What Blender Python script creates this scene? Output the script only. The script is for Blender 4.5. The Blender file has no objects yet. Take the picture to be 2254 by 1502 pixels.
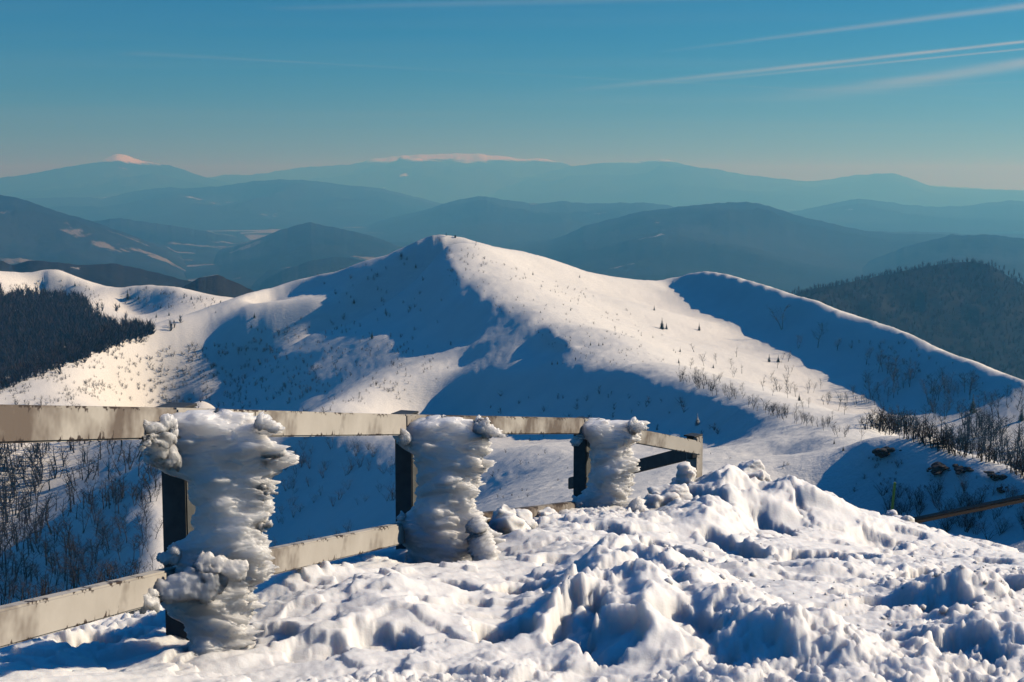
import bpy, bmesh, math, random
import numpy as np
from mathutils import Vector, Matrix

random.seed(7)
RNG = np.random.default_rng(11)
SC = bpy.context.scene
COL = SC.collection

# ------------------------------------------------------------------ camera
# The camera stands at the world origin looking along +Y; metres; z = 0 is eye level.
F, CX, CY, HOR = 3130.0, 1127.0, 751.0, 400.0       # focal length, centre and horizon in photo pixels
PITCH = math.atan((CY - HOR) / F)
CP, SP = math.cos(PITCH), math.sin(PITCH)
cd = bpy.data.cameras.new('camera'); cam = bpy.data.objects.new('camera', cd); COL.objects.link(cam)
cd.sensor_width = 36.0; cd.lens = 36.0 * F / 2254.0
cd.clip_start = 0.1; cd.clip_end = 120000
cam.rotation_euler = (math.pi / 2 - PITCH, 0, 0)
SC.camera = cam

# ------------------------------------------------------------------ light
SUN_AZ, SUN_EL = math.radians(82), math.radians(32)  # azimuth measured from +Y towards +X
SUND = np.array([math.sin(SUN_AZ) * math.cos(SUN_EL), math.cos(SUN_AZ) * math.cos(SUN_EL), math.sin(SUN_EL)])
sl = bpy.data.lights.new('sun', 'SUN'); sun = bpy.data.objects.new('sun', sl); COL.objects.link(sun)
sl.energy = 3.3; sl.angle = math.radians(0.53); sl.color = (1.0, 0.885, 0.70)
sun.rotation_euler = Vector((-SUND[0], -SUND[1], -SUND[2])).to_track_quat('-Z', 'Y').to_euler()
sun.location = (60, 40, 60)

w = bpy.data.worlds.new('World'); SC.world = w; w.use_nodes = True
nt = w.node_tree; nt.nodes.clear()
def WN(t, **k):
    n = nt.nodes.new(t)
    for a, b in k.items(): setattr(n, a, b)
    return n
def math_node(tree, op, a, b=None, c=None, clamp=False):
    n = tree.nodes.new('ShaderNodeMath'); n.operation = op; n.use_clamp = clamp
    for i, v in enumerate((a, b, c)):
        if v is None: continue
        if isinstance(v, (int, float)): n.inputs[i].default_value = v
        else: tree.links.new(v, n.inputs[i])
    return n.outputs[0]
def ramp_node(tree, fac, stops, interp='LINEAR'):
    n = tree.nodes.new('ShaderNodeValToRGB'); n.color_ramp.interpolation = interp
    el = n.color_ramp.elements
    while len(el) < len(stops): el.new(0.5)
    for e, (p, c) in zip(el, stops):
        e.position = p; e.color = c if len(c) == 4 else (*c, 1)
    if fac is not None: tree.links.new(fac, n.inputs[0])
    return n.outputs[0]
def mix_col(tree, fac, a, b, mode='MIX'):
    n = tree.nodes.new('ShaderNodeMix'); n.data_type = 'RGBA'; n.blend_type = mode
    for i, v in ((0, fac), (6, a), (7, b)):
        if isinstance(v, (int, float)): n.inputs[i].default_value = v
        elif isinstance(v, tuple): n.inputs[i].default_value = (*v, 1) if len(v) == 3 else v
        else: tree.links.new(v, n.inputs[i])
    return n.outputs[2]
sky = WN('ShaderNodeTexSky', sky_type='NISHITA', sun_disc=False)
sky.sun_elevation = SUN_EL; sky.sun_rotation = SUN_AZ
sky.altitude = 1200; sky.air_density = 1.0; sky.dust_density = 0.6; sky.ozone_density = 3.0
tc = WN('ShaderNodeTexCoord'); sep = WN('ShaderNodeSeparateXYZ')
nt.links.new(tc.outputs['Generated'], sep.inputs[0])
# cold clear air: the sky's own colour is pulled towards deep teal blue with height above the horizon
tint = ramp_node(nt, sep.outputs[2], [(0.0, (0.19, 0.32, 0.50)), (0.035, (0.145, 0.305, 0.475)), (0.075, (0.07, 0.29, 0.47)),
                                      (0.13, (0.012, 0.265, 0.45)), (0.22, (0.001, 0.31, 0.54)), (0.45, (0.0, 0.42, 0.77)), (1.0, (0.0, 0.44, 0.81))])
skyc = mix_col(nt, 1.0, sky.outputs[0], tint, 'MULTIPLY')
# thin cirrus and old contrails: a cloud sheet high above, plan position = direction / height
zc = math_node(nt, 'MAXIMUM', sep.outputs[2], 0.004)
qx = math_node(nt, 'DIVIDE', sep.outputs[0], zc); qy = math_node(nt, 'DIVIDE', sep.outputs[1], zc)
cmb = WN('ShaderNodeCombineXYZ'); nt.links.new(qx, cmb.inputs[0]); nt.links.new(qy, cmb.inputs[1])
def sky_dir(px, py):
    d = Vector(((px - CX) / F, CP + (CY - py) / F * SP, -SP + (CY - py) / F * CP)); d.normalize(); return d
def plan(px, py):
    d = sky_dir(px, py); return (d.x / d.z, d.y / d.z)
wob = WN('ShaderNodeTexNoise'); wob.inputs['Scale'].default_value = 0.9; wob.inputs['Detail'].default_value = 5
nt.links.new(cmb.outputs[0], wob.inputs['Vector'])
total = None
# (pixel a, pixel b, half width in sheet units at a and b, strength at a and b)
TRAILS = [((1430, 118), (2254, 14), .06, .12, .0, .42), ((1300, 196), (2254, 92), .20, .075, .06, .70), ((1380, 194), (2254, 108), .12, .06, .0, .46),
          ((1600, 206), (2254, 180), .07, .03, .0, .34), ((1700, 226), (2254, 140), .60, .26, .0, .55), ((300, 118), (560, 132), .20, .10, .06, .10),
          ((650, 18), (1240, 2), .10, .14, .06, .12)]
for (a, b, w0, w1, s0, s1) in TRAILS:
    A, B = plan(*a), plan(*b)
    dx, dy = B[0] - A[0], B[1] - A[1]; L = math.hypot(dx, dy); dx /= L; dy /= L
    ax = math_node(nt, 'SUBTRACT', qx, A[0]); ay = math_node(nt, 'SUBTRACT', qy, A[1])
    t = math_node(nt, 'DIVIDE', math_node(nt, 'ADD', math_node(nt, 'MULTIPLY', ax, dx), math_node(nt, 'MULTIPLY', ay, dy)), L)
    s = math_node(nt, 'SUBTRACT', math_node(nt, 'MULTIPLY', ax, -dy), math_node(nt, 'MULTIPLY', ay, -dx))
    s = math_node(nt, 'ADD', s, math_node(nt, 'MULTIPLY', math_node(nt, 'SUBTRACT', wob.outputs[0], 0.5), 0.25 * max(w0, w1)))
    tcl = math_node(nt, 'MINIMUM', math_node(nt, 'MAXIMUM', t, 0.0), 1.6)
    wid = math_node(nt, 'ADD', w0, math_node(nt, 'MULTIPLY', tcl, w1 - w0))
    wid = math_node(nt, 'MAXIMUM', wid, 0.012)
    r = math_node(nt, 'DIVIDE', s, wid)
    g = math_node(nt, 'POWER', 2.718, math_node(nt, 'MULTIPLY', math_node(nt, 'MULTIPLY', r, r), -1.0))
    st = math_node(nt, 'ADD', s0, math_node(nt, 'MULTIPLY', tcl, s1 - s0))
    fade = math_node(nt, 'MULTIPLY', math_node(nt, 'ADD', t, 0.15), 6.0, clamp=True)
    v = math_node(nt, 'MULTIPLY', math_node(nt, 'MULTIPLY', g, st), fade)
    v = math_node(nt, 'MULTIPLY', v, math_node(nt, 'ADD', math_node(nt, 'MULTIPLY', wob.outputs[0], 1.1), 0.35))
    total = v if total is None else math_node(nt, 'ADD', total, v)
# faint overall veil
vm = WN('ShaderNodeMapping'); vm.inputs['Scale'].default_value = (0.10, 0.32, 1); vm.inputs['Rotation'].default_value = (0, 0, 0.25)
vn = WN('ShaderNodeTexNoise'); vn.inputs['Scale'].default_value = 1.0; vn.inputs['Detail'].default_value = 6; vn.inputs['Roughness'].default_value = 0.55
nt.links.new(cmb.outputs[0], vm.inputs[0]); nt.links.new(vm.outputs[0], vn.inputs['Vector'])
veil = math_node(nt, 'MULTIPLY', math_node(nt, 'SUBTRACT', vn.outputs[0], 0.45, clamp=True), 0.22)
total = math_node(nt, 'ADD', total, veil)
total = math_node(nt, 'MINIMUM', total, 0.85)
above = math_node(nt, 'MULTIPLY', math_node(nt, 'SUBTRACT', sep.outputs[2], 0.012), 40.0, clamp=True)
total = math_node(nt, 'MULTIPLY', total, above)
skyc = mix_col(nt, total, skyc, (3.3, 3.3, 3.15))
bg = WN('ShaderNodeBackground'); bg.inputs[1].default_value = 0.10
nt.links.new(skyc, bg.inputs[0])
wo = WN('ShaderNodeOutputWorld'); nt.links.new(bg.outputs[0], wo.inputs[0])

SC.view_settings.view_transform = 'Standard'; SC.view_settings.look = 'None'
SC.view_settings.gamma = 1.0; SC.view_settings.use_curve_mapping = False
SC.view_settings.exposure = 0.58
SC.render.engine = 'CYCLES'
SC.cycles.use_denoising = True
SC.cycles.max_bounces = 6; SC.cycles.diffuse_bounces = 0; SC.cycles.volume_bounces = 0
SC.cycles.transparent_max_bounces = 8
SC.cycles.use_adaptive_sampling = True; SC.cycles.adaptive_threshold = 0.01

# ------------------------------------------------------------------ helpers
def ray(px, py):
    """direction through a photo pixel, scaled so that its forward (y) part is 1"""
    px = np.asarray(px, float); py = np.asarray(py, float)
    dx = (px - CX) / F; dv = (CY - py) / F
    dy = CP + dv * SP; dz = -SP + dv * CP
    return dx / dy, dz / dy
def P(px, py, Y):
    a, b = ray(px, py); return np.array([a * Y, Y, b * Y])
def project(x, y, z):
    fw = y * CP - z * SP; up = y * SP + z * CP
    return CX + F * x / fw, CY - F * up / fw

_perm = {}
def _tab(seed):
    if seed not in _perm:
        r = np.random.default_rng(seed + 1000); p = r.permutation(1024)
        a = r.uniform(0, 2 * math.pi, 1024); _perm[seed] = (np.concatenate([p, p, p[:2]]), np.cos(a), np.sin(a))
    return _perm[seed]
def perlin(x, y, seed=0):
    p, gx, gy = _tab(seed)
    xi = np.floor(x).astype(np.int64); yi = np.floor(y).astype(np.int64)
    fx = x - xi; fy = y - yi; xi &= 1023; yi &= 1023
    u = fx * fx * fx * (fx * (fx * 6 - 15) + 10); v = fy * fy * fy * (fy * (fy * 6 - 15) + 10)
    def g(ix, iy, dx, dy):
        h = p[(p[ix & 1023] + iy) & 1023]; return gx[h] * dx + gy[h] * dy
    a = g(xi, yi, fx, fy); b = g(xi + 1, yi, fx - 1, fy); c = g(xi, yi + 1, fx, fy - 1); d = g(xi + 1, yi + 1, fx - 1, fy - 1)
    return (a + u * (b - a) + v * ((c + u * (d - c)) - (a + u * (b - a)))) * 1.5
def fbm(x, y, octv=4, seed=0, gain=0.5, lac=2.03):
    s = 0; a = 1.0
    for i in range(octv):
        s = s + a * perlin(x, y, seed + i); x = x * lac + 17.3; y = y * lac - 9.1; a *= gain
    return s
def ridged(x, y, octv=4, seed=0, gain=0.5):
    s = 0; a = 1.0
    for i in range(octv):
        s = s + a * (1 - 2 * np.abs(perlin(x, y, seed + i))); x = x * 2.03 + 5.1; y = y * 2.03 - 3.3; a *= gain
    return s
def perlin3(x, y, z, seed=0):
    """cheap 3-D noise from three planar ones"""
    return (perlin(x + 0.37 * z, y + 0.71 * z, seed) + perlin(y - 0.53 * x + 7, z + 0.31 * y, seed + 1) + perlin(z + 0.43 * y - 3, x - 0.67 * z, seed + 2)) * 0.62
def worley(x, y, seed=0, jitter=0.9):
    """distance to the nearest cell point and that cell's random number"""
    p, gx, gy = _tab(seed)
    xi = np.floor(x).astype(np.int64); yi = np.floor(y).astype(np.int64)
    best = np.full(x.shape, 9.0); rid = np.zeros(x.shape)
    for ox in (-1, 0, 1):
        for oy in (-1, 0, 1):
            h = p[(p[(xi + ox) & 1023] + yi + oy) & 1023]
            cx = xi + ox + 0.5 + 0.5 * jitter * gx[h]; cy = yi + oy + 0.5 + 0.5 * jitter * gy[h]
            d = (x - cx) ** 2 + (y - cy) ** 2
            m = d < best; best = np.where(m, d, best); rid = np.where(m, (h * 0.6180339) % 1.0, rid)
    return np.sqrt(best), rid
def sstep(a, b, x):
    t = np.clip((x - a) / (b - a), 0, 1); return t * t * (3 - 2 * t)
def tps_fit(pts, smooth=1e-3):
    pts = np.asarray(pts, float); X = pts[:, :2]; s = np.abs(X).max(); Xn = X / s
    d2 = ((Xn[:, None] - Xn[None]) ** 2).sum(-1); K = 0.5 * d2 * np.log(d2 + 1e-12)
    n = len(X); A = np.zeros((n + 3, n + 3)); A[:n, :n] = K + smooth * np.eye(n)
    A[:n, n] = 1; A[:n, n + 1:] = Xn; A[n, :n] = 1; A[n + 1:, :n] = Xn.T
    c = np.linalg.solve(A, np.concatenate([pts[:, 2], np.zeros(3)]))
    def f(x, y):
        sh = np.shape(x); q = np.stack([np.ravel(x), np.ravel(y)], 1) / s; out = np.empty(len(q))
        for i in range(0, len(q), 40000):
            qq = q[i:i + 40000]; d = ((qq[:, None] - Xn[None]) ** 2).sum(-1)
            out[i:i + 40000] = (0.5 * d * np.log(d + 1e-12)) @ c[:n] + c[n] + qq @ c[n + 1:]
        return out.reshape(sh)
    return f
def in_poly(px, py, poly):
    inside = np.zeros(np.shape(px), bool); n = len(poly)
    for i in range(n):
        x0, y0 = poly[i]; x1, y1 = poly[(i + 1) % n]
        if y0 == y1: continue
        c = ((y0 > py) != (y1 > py)) & (px < (x1 - x0) * (py - y0) / (y1 - y0) + x0)
        inside ^= c
    return inside
def mesh_obj(name, verts, faces, mat=None, parent=None, smooth=True):
    me = bpy.data.meshes.new(name)
    verts = np.asarray(verts, np.float32)
    if isinstance(faces, np.ndarray):
        k = faces.shape[1]; nf = len(faces)
        me.vertices.add(len(verts)); me.vertices.foreach_set('co', verts.ravel())
        me.loops.add(nf * k); me.loops.foreach_set('vertex_index', faces.astype(np.int32).ravel())
        me.polygons.add(nf); me.polygons.foreach_set('loop_start', np.arange(0, nf * k, k, dtype=np.int32))
        me.update(calc_edges=True)
    else:
        me.from_pydata(verts.tolist(), [], faces)
    me.polygons.foreach_set('use_smooth', [smooth] * len(me.polygons))
    if mat: me.materials.append(mat)
    o = bpy.data.objects.new(name, me); COL.objects.link(o)
    if parent: o.parent = parent
    return o
def grid_faces(nr, nc):
    i = np.arange(nr * nc).reshape(nr, nc)
    return np.stack([i[:-1, :-1], i[:-1, 1:], i[1:, 1:], i[1:, :-1]], -1).reshape(-1, 4)
def tag(o, label=None, cat=None, group=None, kind=None):
    for k, v in (('label', label), ('category', cat), ('group', group), ('kind', kind)):
        if v: o[k] = v
    return o
def empty(name, loc=(0, 0, 0)):
    o = bpy.data.objects.new(name, None); COL.objects.link(o); o.location = loc; o.empty_display_size = 0.1; return o
# ------------------------------------------------------------------ materials
def new_mat(name):
    m = bpy.data.materials.new(name); m.use_nodes = True
    return m, m.node_tree, m.node_tree.nodes['Principled BSDF']
def tex(tree, kind, scale, detail=4, rough=0.5, coord='Object', sc=(1, 1, 1), rot=(0, 0, 0)):
    t = tree.nodes.new('ShaderNodeTexCoord'); mp = tree.nodes.new('ShaderNodeMapping')
    mp.inputs['Scale'].default_value = sc; mp.inputs['Rotation'].default_value = rot
    tree.links.new(t.outputs[coord], mp.inputs[0])
    n = tree.nodes.new(kind); n.inputs['Scale'].default_value = scale
    if 'Detail' in n.inputs: n.inputs['Detail'].default_value = detail
    if 'Roughness' in n.inputs: n.inputs['Roughness'].default_value = rough
    tree.links.new(mp.outputs[0], n.inputs['Vector']); return n.outputs[0]
def bump(tree, bsdf, h, strength, dist, prev=None):
    b = tree.nodes.new('ShaderNodeBump'); b.inputs['Strength'].default_value = strength; b.inputs['Distance'].default_value = dist
    tree.links.new(h, b.inputs['Height'])
    if prev is not None: tree.links.new(prev, b.inputs['Normal'])
    tree.links.new(b.outputs[0], bsdf.inputs['Normal']); return b.outputs[0]

def snow_far():
    m, t, b = new_mat('hill_snow')
    n = tex(t, 'ShaderNodeTexNoise', 0.05, 6, 0.6)
    c = ramp_node(t, n, [(0.3, (0.71, 0.71, 0.69)), (0.7, (0.78, 0.775, 0.75))])
    t.links.new(c, b.inputs['Base Color']); b.inputs['Roughness'].default_value = 0.85; b.inputs['Specular IOR Level'].default_value = 0.05
    h = tex(t, 'ShaderNodeTexNoise', 0.45, 6, 0.62, sc=(1, 2.2, 1), rot=(0, 0, 0.5))
    p = bump(t, b, h, 0.6, 0.5)
    h2 = tex(t, 'ShaderNodeTexNoise', 2.2, 3, 0.6)
    bump(t, b, h2, 0.5, 0.15, p)
    return m
def snow_near():
    m, t, b = new_mat('foreground_snow')
    b.inputs['Base Color'].default_value = (0.91, 0.905, 0.885, 1); b.inputs['Roughness'].default_value = 0.62
    b.inputs['Specular IOR Level'].default_value = 0.28
    b.inputs['Subsurface Weight'].default_value = 0.85; b.inputs['Subsurface Radius'].default_value = (1.0, 0.92, 0.86)
    b.inputs['Subsurface Scale'].default_value = 0.05
    h = tex(t, 'ShaderNodeTexNoise', 60, 4, 0.6); p = bump(t, b, h, 0.25, 0.012)
    h2 = tex(t, 'ShaderNodeTexNoise', 260, 2, 0.6); bump(t, b, h2, 0.35, 0.003, p)
    return m
def ice_mat():
    m, t, b = new_mat('rime_ice')
    b.inputs['Base Color'].default_value = (0.97, 0.965, 0.955, 1); b.inputs['Roughness'].default_value = 0.42
    b.inputs['Specular IOR Level'].default_value = 0.45
    b.inputs['Subsurface Weight'].default_value = 0.9; b.inputs['Subsurface Radius'].default_value = (1.0, 0.97, 0.94)
    b.inputs['Subsurface Scale'].default_value = 0.17
    h = tex(t, 'ShaderNodeTexNoise', 45, 4, 0.6, sc=(0.5, 1, 1.6)); bump(t, b, h, 0.3, 0.01)
    return m
def metal_mat(name, stain, rust):
    """cream paint on steel: grimy streaks (stain) and flaked rust spots near the edges (rust)"""
    m, t, b = new_mat(name)
    base = ramp_node(t, tex(t, 'ShaderNodeTexNoise', 3.0, 5, 0.6), [(0.3, (0.42, 0.39, 0.345)), (0.7, (0.56, 0.53, 0.48))])
    dirt = tex(t, 'ShaderNodeTexNoise', 1.7, 5, 0.65, sc=(1.0, 1.0, 0.8))
    d = ramp_node(t, dirt, [(0.60 - stain * 0.20, (0, 0, 0)), (0.72 - stain * 0.18, (1, 1, 1))])
    col = mix_col(t, math_node(t, 'MULTIPLY', d, 0.9), base, (0.11, 0.078, 0.058))
    st = tex(t, 'ShaderNodeTexNoise', 34, 4, 0.65, sc=(1, 1, 0.35))
    tcn = t.nodes.new('ShaderNodeTexCoord'); sp = t.nodes.new('ShaderNodeSeparateXYZ'); t.links.new(tcn.outputs['Generated'], sp.inputs[0])
    edge = math_node(t, 'MULTIPLY', math_node(t, 'ABSOLUTE', math_node(t, 'SUBTRACT', sp.outputs[2], 0.5)), 2.0)
    e2 = math_node(t, 'MULTIPLY', math_node(t, 'POWER', edge, 3.0), 0.32)
    pt = ramp_node(t, tex(t, 'ShaderNodeTexNoise', 2.6, 3, 0.6), [(0.42, (0, 0, 0)), (0.66, (1, 1, 1))])
    f = math_node(t, 'ADD', st, math_node(t, 'MULTIPLY', math_node(t, 'MULTIPLY', e2, pt), 0.8 + rust))
    fl = ramp_node(t, f, [(0.72 - rust * 0.12, (0, 0, 0)), (0.76 - rust * 0.12, (1, 1, 1))])
    col = mix_col(t, fl, col, (0.045, 0.028, 0.02))
    t.links.new(col, b.inputs['Base Color']); b.inputs['Roughness'].default_value = 0.6; b.inputs['Metallic'].default_value = 0.0
    bump(t, b, st, 0.25, 0.004)
    return m
def plain(name, col, rough=0.8, noise=None):
    m, t, b = new_mat(name); b.inputs['Roughness'].default_value = rough; b.inputs['Specular IOR Level'].default_value = 0.2
    if noise:
        c = ramp_node(t, tex(t, 'ShaderNodeTexNoise', noise, 4, 0.6), [(0.3, tuple(v * 0.7 for v in col)), (0.7, tuple(min(1, v * 1.3) for v in col))])
        t.links.new(c, b.inputs['Base Color'])
    else: b.inputs['Base Color'].default_value = (*col, 1)
    return m
def forest_hill(name, dark, light, snow, scale, thr):
    """winter forest seen from kilometres away, with clearings and snowfields"""
    m, t, b = new_mat(name)
    n = tex(t, 'ShaderNodeTexNoise', 1.0 / scale, 8, 0.62)
    c = ramp_node(t, n, [(0.35, dark), (0.7, light)])
    n2 = tex(t, 'ShaderNodeTexNoise', 1.9 / scale, 7, 0.6, sc=(1, 1.0, 1.0))
    f = ramp_node(t, n2, [(thr, (0, 0, 0)), (thr + 0.035, (1, 1, 1))])
    c = mix_col(t, f, c, snow)
    t.links.new(c, b.inputs['Base Color']); b.inputs['Roughness'].default_value = 0.95; b.inputs['Specular IOR Level'].default_value = 0.05
    h = tex(t, 'ShaderNodeTexNoise', 6.0 / scale, 6, 0.7); bump(t, b, h, 0.6, scale * 0.03)
    return m
M_SNOW = snow_far(); M_FG = snow_near(); M_ICE = ice_mat()
# ------------------------------------------------------------------ near terrain
# Control points: photo pixel + distance give the lie of the land; then the height grid is relaxed until the slopes
# that the photograph shows in sun or shade really face towards or away from the sun.
SIL = [  # skylines and crests: polylines of (px, py, distance)
    [(-260, 965, 790), (-120, 905, 860), (0, 850, 930), (80, 818, 975), (160, 788, 1020), (260, 752, 1060), (350, 722, 1090), (430, 694, 1115), (520, 657, 1165), (580, 640, 1205), (640, 619, 1240), (700, 605, 1210), (740, 597, 1184), (770, 586, 1172),
     (800, 575, 1158), (850, 562, 1128), (890, 543, 1118), (920, 530, 1110), (945, 520, 1105), (972, 517, 1105), (1020, 522, 1110), (1050, 532, 1120), (1100, 545, 1150),
     (1150, 553, 1170), (1200, 566, 1180), (1250, 582, 1190), (1290, 597, 1200), (1350, 608, 1215), (1420, 617, 1230), (1465, 618, 1240)],
    [(1490, 610, 1235), (1520, 600, 1220), (1555, 596, 1200), (1600, 604, 1170), (1650, 618, 1130), (1700, 632, 1095), (1760, 653, 1050), (1800, 662, 1010), (1850, 684, 960), (1900, 700, 925), (1960, 719, 890), (2010, 738, 850),
     (2050, 760, 820), (2100, 782, 785), (2150, 797, 750), (2200, 818, 720), (2254, 838, 690), (2400, 890, 620)],
    [(1260, 790, 620), (1340, 818, 560), (1420, 841, 495), (1490, 862, 455), (1545, 874, 425), (1590, 888, 395), (1640, 905, 350), (1700, 925, 310), (1760, 943, 285), (1830, 965, 258), (1890, 985, 235)],
    [(1905, 990, 215), (1928, 967, 205), (1971, 963, 202), (2002, 969, 200), (2079, 999, 196), (2134, 1015, 192), (2203, 1023, 188), (2254, 1053, 182), (2400, 1110, 170)],
    [(1259, 762, 640), (1229, 738, 690), (1200, 722, 715), (1120, 680, 800), (1050, 640, 870), (1010, 600, 950), (991, 570, 1010), (985, 540, 1070)],
    [(-150, 575, 1480), (0, 597, 1530), (35, 600, 1530), (60, 608, 1520), (110, 607, 1520), (150, 615, 1520), (215, 635, 1510), (270, 636, 1500), (330, 634, 1490), (385, 635, 1480), (420, 644, 1470), (470, 652, 1460), (530, 660, 1450)],
]
SOFT = [(922, 905, 520), (720, 850, 760), (500, 850, 830), (320, 790, 960), (246, 891, 880), (150, 960, 850), (0, 1000, 890), (-150, 1120, 860), (-150, 1300, 670), (100, 880, 915), (0, 1150, 750), (0, 1300, 620), (200, 1300, 535), (350, 1300, 475), (350, 1000, 660), (350, 1150, 545), (200, 1130, 640), (600, 1200, 430), (850, 1150, 330), (1000, 1000, 370), (1100, 1060, 260),
        (600, 1000, 580), (850, 700, 925), (740, 738, 958), (700, 700, 1044), (885, 790, 809), (600, 700, 1080), (600, 780, 960), (430, 760, 1000), (800, 850, 720), (1000, 830, 650), (1150, 800, 640), (1200, 890, 470), (1300, 960, 330), (1450, 960, 280),
        (1480, 1040, 190), (1650, 985, 195), (1700, 1060, 165), (1819, 999, 192), (1790, 1090, 165), (1900, 1090, 172), (2050, 1120, 178), (2200, 1130, 172), (2350, 1200, 150), (2000, 1010, 193), (2150, 1070, 184),
        (1500, 650, 1195), (1566, 692, 1125), (1700, 770, 985), (1850, 850, 820), (1960, 930, 725), (2087, 965, 680), (2254, 1040, 625), (1900, 800, 850), (2100, 880, 715), (2254, 950, 655), (1300, 680, 950), (1400, 760, 760), (1550, 800, 660), (1700, 880, 500), (1850, 930, 420),
        (1200, 620, 1080), (1400, 660, 1050), (0, 660, 1410), (150, 680, 1380), (250, 710, 1310), (0, 740, 1260), (400, 690, 1340), (900, 640, 964), (800, 660, 1017)]
WORLD = [  # hidden ground: (x, y, z)
    (0, 2, -3.2), (-7, 6, -4.5), (8, 6, -4), (0, 16, -5.5), (-14, 12, -8), (14, 16, -6), (30, 20, -9), (-40, 30, -20), (-70, 60, -36), (-40, 100, -36), (0, 100, -28), (0, 150, -40), (-60, 160, -55), (-100, 200, -70), (30, 60, -16), (45, 100, -27), (80, 100, -30), (60, 40, -17), (120, 60, -34),
    (0, 50, -15), (-25, 60, -22), (150, 150, -46), (200, 120, -58), (-140, 120, -66), (-200, 60, -84), (120, 220, -64), (85, 262, -57), (100, 330, -76), (80, 320, -66), (120, 400, -94), (150, 500, -114), (185, 590, -124), (160, 280, -85), (220, 380, -105), (300, 480, -120), (-20, -30, -8), (60, -30, -16), (-80, -30, -34), (-150, 300, -100), (-312, 390, -245), (-416, 520, -275), (-430, 730, -240),
    (-420, 1000, -172), (-400, 1090, -168), (-370, 1180, -160), (-320, 1270, -152), (-250, 1320, -148), (-160, 1340, -135), (-40, 1300, -112), (60, 1320, -118), (140, 1360, -125), (220, 1330, -130), (290, 690, -122), (285, 760, -120), (282, 830, -119), (278, 900, -116), (276, 960, -112), (272, 1030, -108), (300, 1180, -135), (340, 1000, -140), (390, 850, -140), (430, 740, -135), (480, 620, -130), (560, 500, -135), (420, 400, -130),
    (-600, 1640, -150), (-430, 1640, -160), (-300, 1620, -165), (-560, 900, -200), (-640, 1050, -180), (600, 1000, -180), (700, 700, -170), (400, 1500, -180), (0, 1600, -170), (700, 300, -150), (-500, 300, -270), (-300, 100, -130), (300, 100, -90), (300, 260, -105)]
SHADE = [  # areas the photograph shows in shade (pixels), with a depth for the hollow
    ([(950, 528), (996, 533), (991, 542), (973, 556), (956, 569), (959, 591), (973, 615), (983, 638), (991, 665), (1030, 676), (1065, 679), (1067, 699), (1054, 730), (1037, 760), (976, 777), (885, 790), (873, 780), (880, 768), (856, 740), (740, 738),
      (684, 731), (732, 687), (713, 684), (716, 669), (703, 652), (634, 648), (539, 667), (428, 699), (485, 679), (560, 658), (634, 642), (718, 612), (740, 606), (801, 597), (858, 580), (898, 562), (930, 541)], 6.0),
    ([(1003, 787), (1030, 768), (1057, 773), (1064, 783), (1043, 800), (1020, 814), (1010, 800)], 1.5),
    ([(1146, 773), (1150, 765), (1182, 740), (1209, 729), (1229, 738), (1246, 746), (1259, 760), (1283, 760), (1246, 772), (1175, 780)], 1.6),
    ([(922, 905), (949, 871), (996, 847), (1097, 827), (1094, 846), (1145, 832), (1209, 807), (1215, 824), (1239, 836), (1306, 832), (1343, 820), (1397, 831), (1418, 844), (1458, 859), (1500, 866), (1543, 878), (1585, 897), (1620, 916), (1655, 932), (1647, 948),
      (1616, 984), (1543, 972), (1450, 962), (1260, 968), (1140, 964), (900, 952)], 4.0),
    ([(438, 706), (469, 719), (472, 745), (539, 736), (570, 729), (553, 749), (526, 766), (573, 780), (617, 776), (590, 800), (678, 793), (684, 803), (640, 824), (674, 837), (718, 847), (718, 864), (657, 891), (640, 930), (246, 910), (246, 891), (290, 824), (320, 790), (313, 783), (371, 736)], 2.2),
    ([(640, 960), (740, 1000), (800, 1015), (870, 1040), (890, 1200), (600, 1340), (430, 1340), (430, 1110), (560, 1000)], 1.0),
    ([(600, 950), (560, 1000), (430, 1110), (430, 1340), (350, 1420), (-180, 1420), (-180, 1060), (0, 1010), (150, 965), (246, 920), (640, 928)], -1),
    ([(1468, 631), (1481, 615), (1512, 603), (1547, 601), (1632, 620), (1686, 640), (1705, 658), (1759, 668), (1786, 681), (1825, 706), (1890, 729), (1940, 748), (1979, 764), (2056, 790), (2126, 816), (2157, 835), (2218, 859), (2254, 866), (2330, 890), (2330, 1090), (2254, 1045), (2160, 990), (2087, 965),
      (2002, 938), (1967, 914), (1933, 891), (1883, 868), (1836, 841), (1786, 814), (1755, 793), (1690, 760), (1647, 743), (1616, 714), (1566, 692), (1523, 679), (1504, 652)], 5.0),
    ([(1975, 938), (2087, 963), (2330, 1090), (2330, 1112), (2203, 1030), (2079, 1004), (2000, 976), (1972, 966)], 1.0),
    ([(1956, 725), (2018, 747), (1960, 745)], 1.5), ([(2191, 829), (2254, 850), (2254, 860), (2218, 850)], 1.5),
    ([(1819, 1004), (1906, 1004), (1935, 990), (2000, 990), (2079, 1018), (2134, 1034), (2203, 1044), (2254, 1072), (2330, 1110), (2330, 1210), (1760, 1150), (1786, 1092), (1825, 1053), (1838, 1026)], 1.2),
    ([(1688, 984), (1736, 988), (1790, 999), (1747, 1005), (1709, 999)], 0.7),
    ([(80, 622), (118, 618), (140, 645), (150, 662), (95, 658)], 1.2), ([(255, 650), (330, 640), (345, 660), (300, 668), (330, 700), (300, 690)], 1.2),
]
AZX, AZY = math.sin(SUN_AZ), math.cos(SUN_AZ); TE = math.tan(SUN_EL)
UX, UY = -AZX, -AZY            # horizontal direction in which light travels
VX, VY = -UY, UX
ctrl = [P(*p) for line in SIL for p in line]
base_tps = tps_fit([*ctrl, *[P(*p) for p in SOFT], *[np.array(p, float) for p in WORLD]], 2e-4)
dense = []
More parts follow.
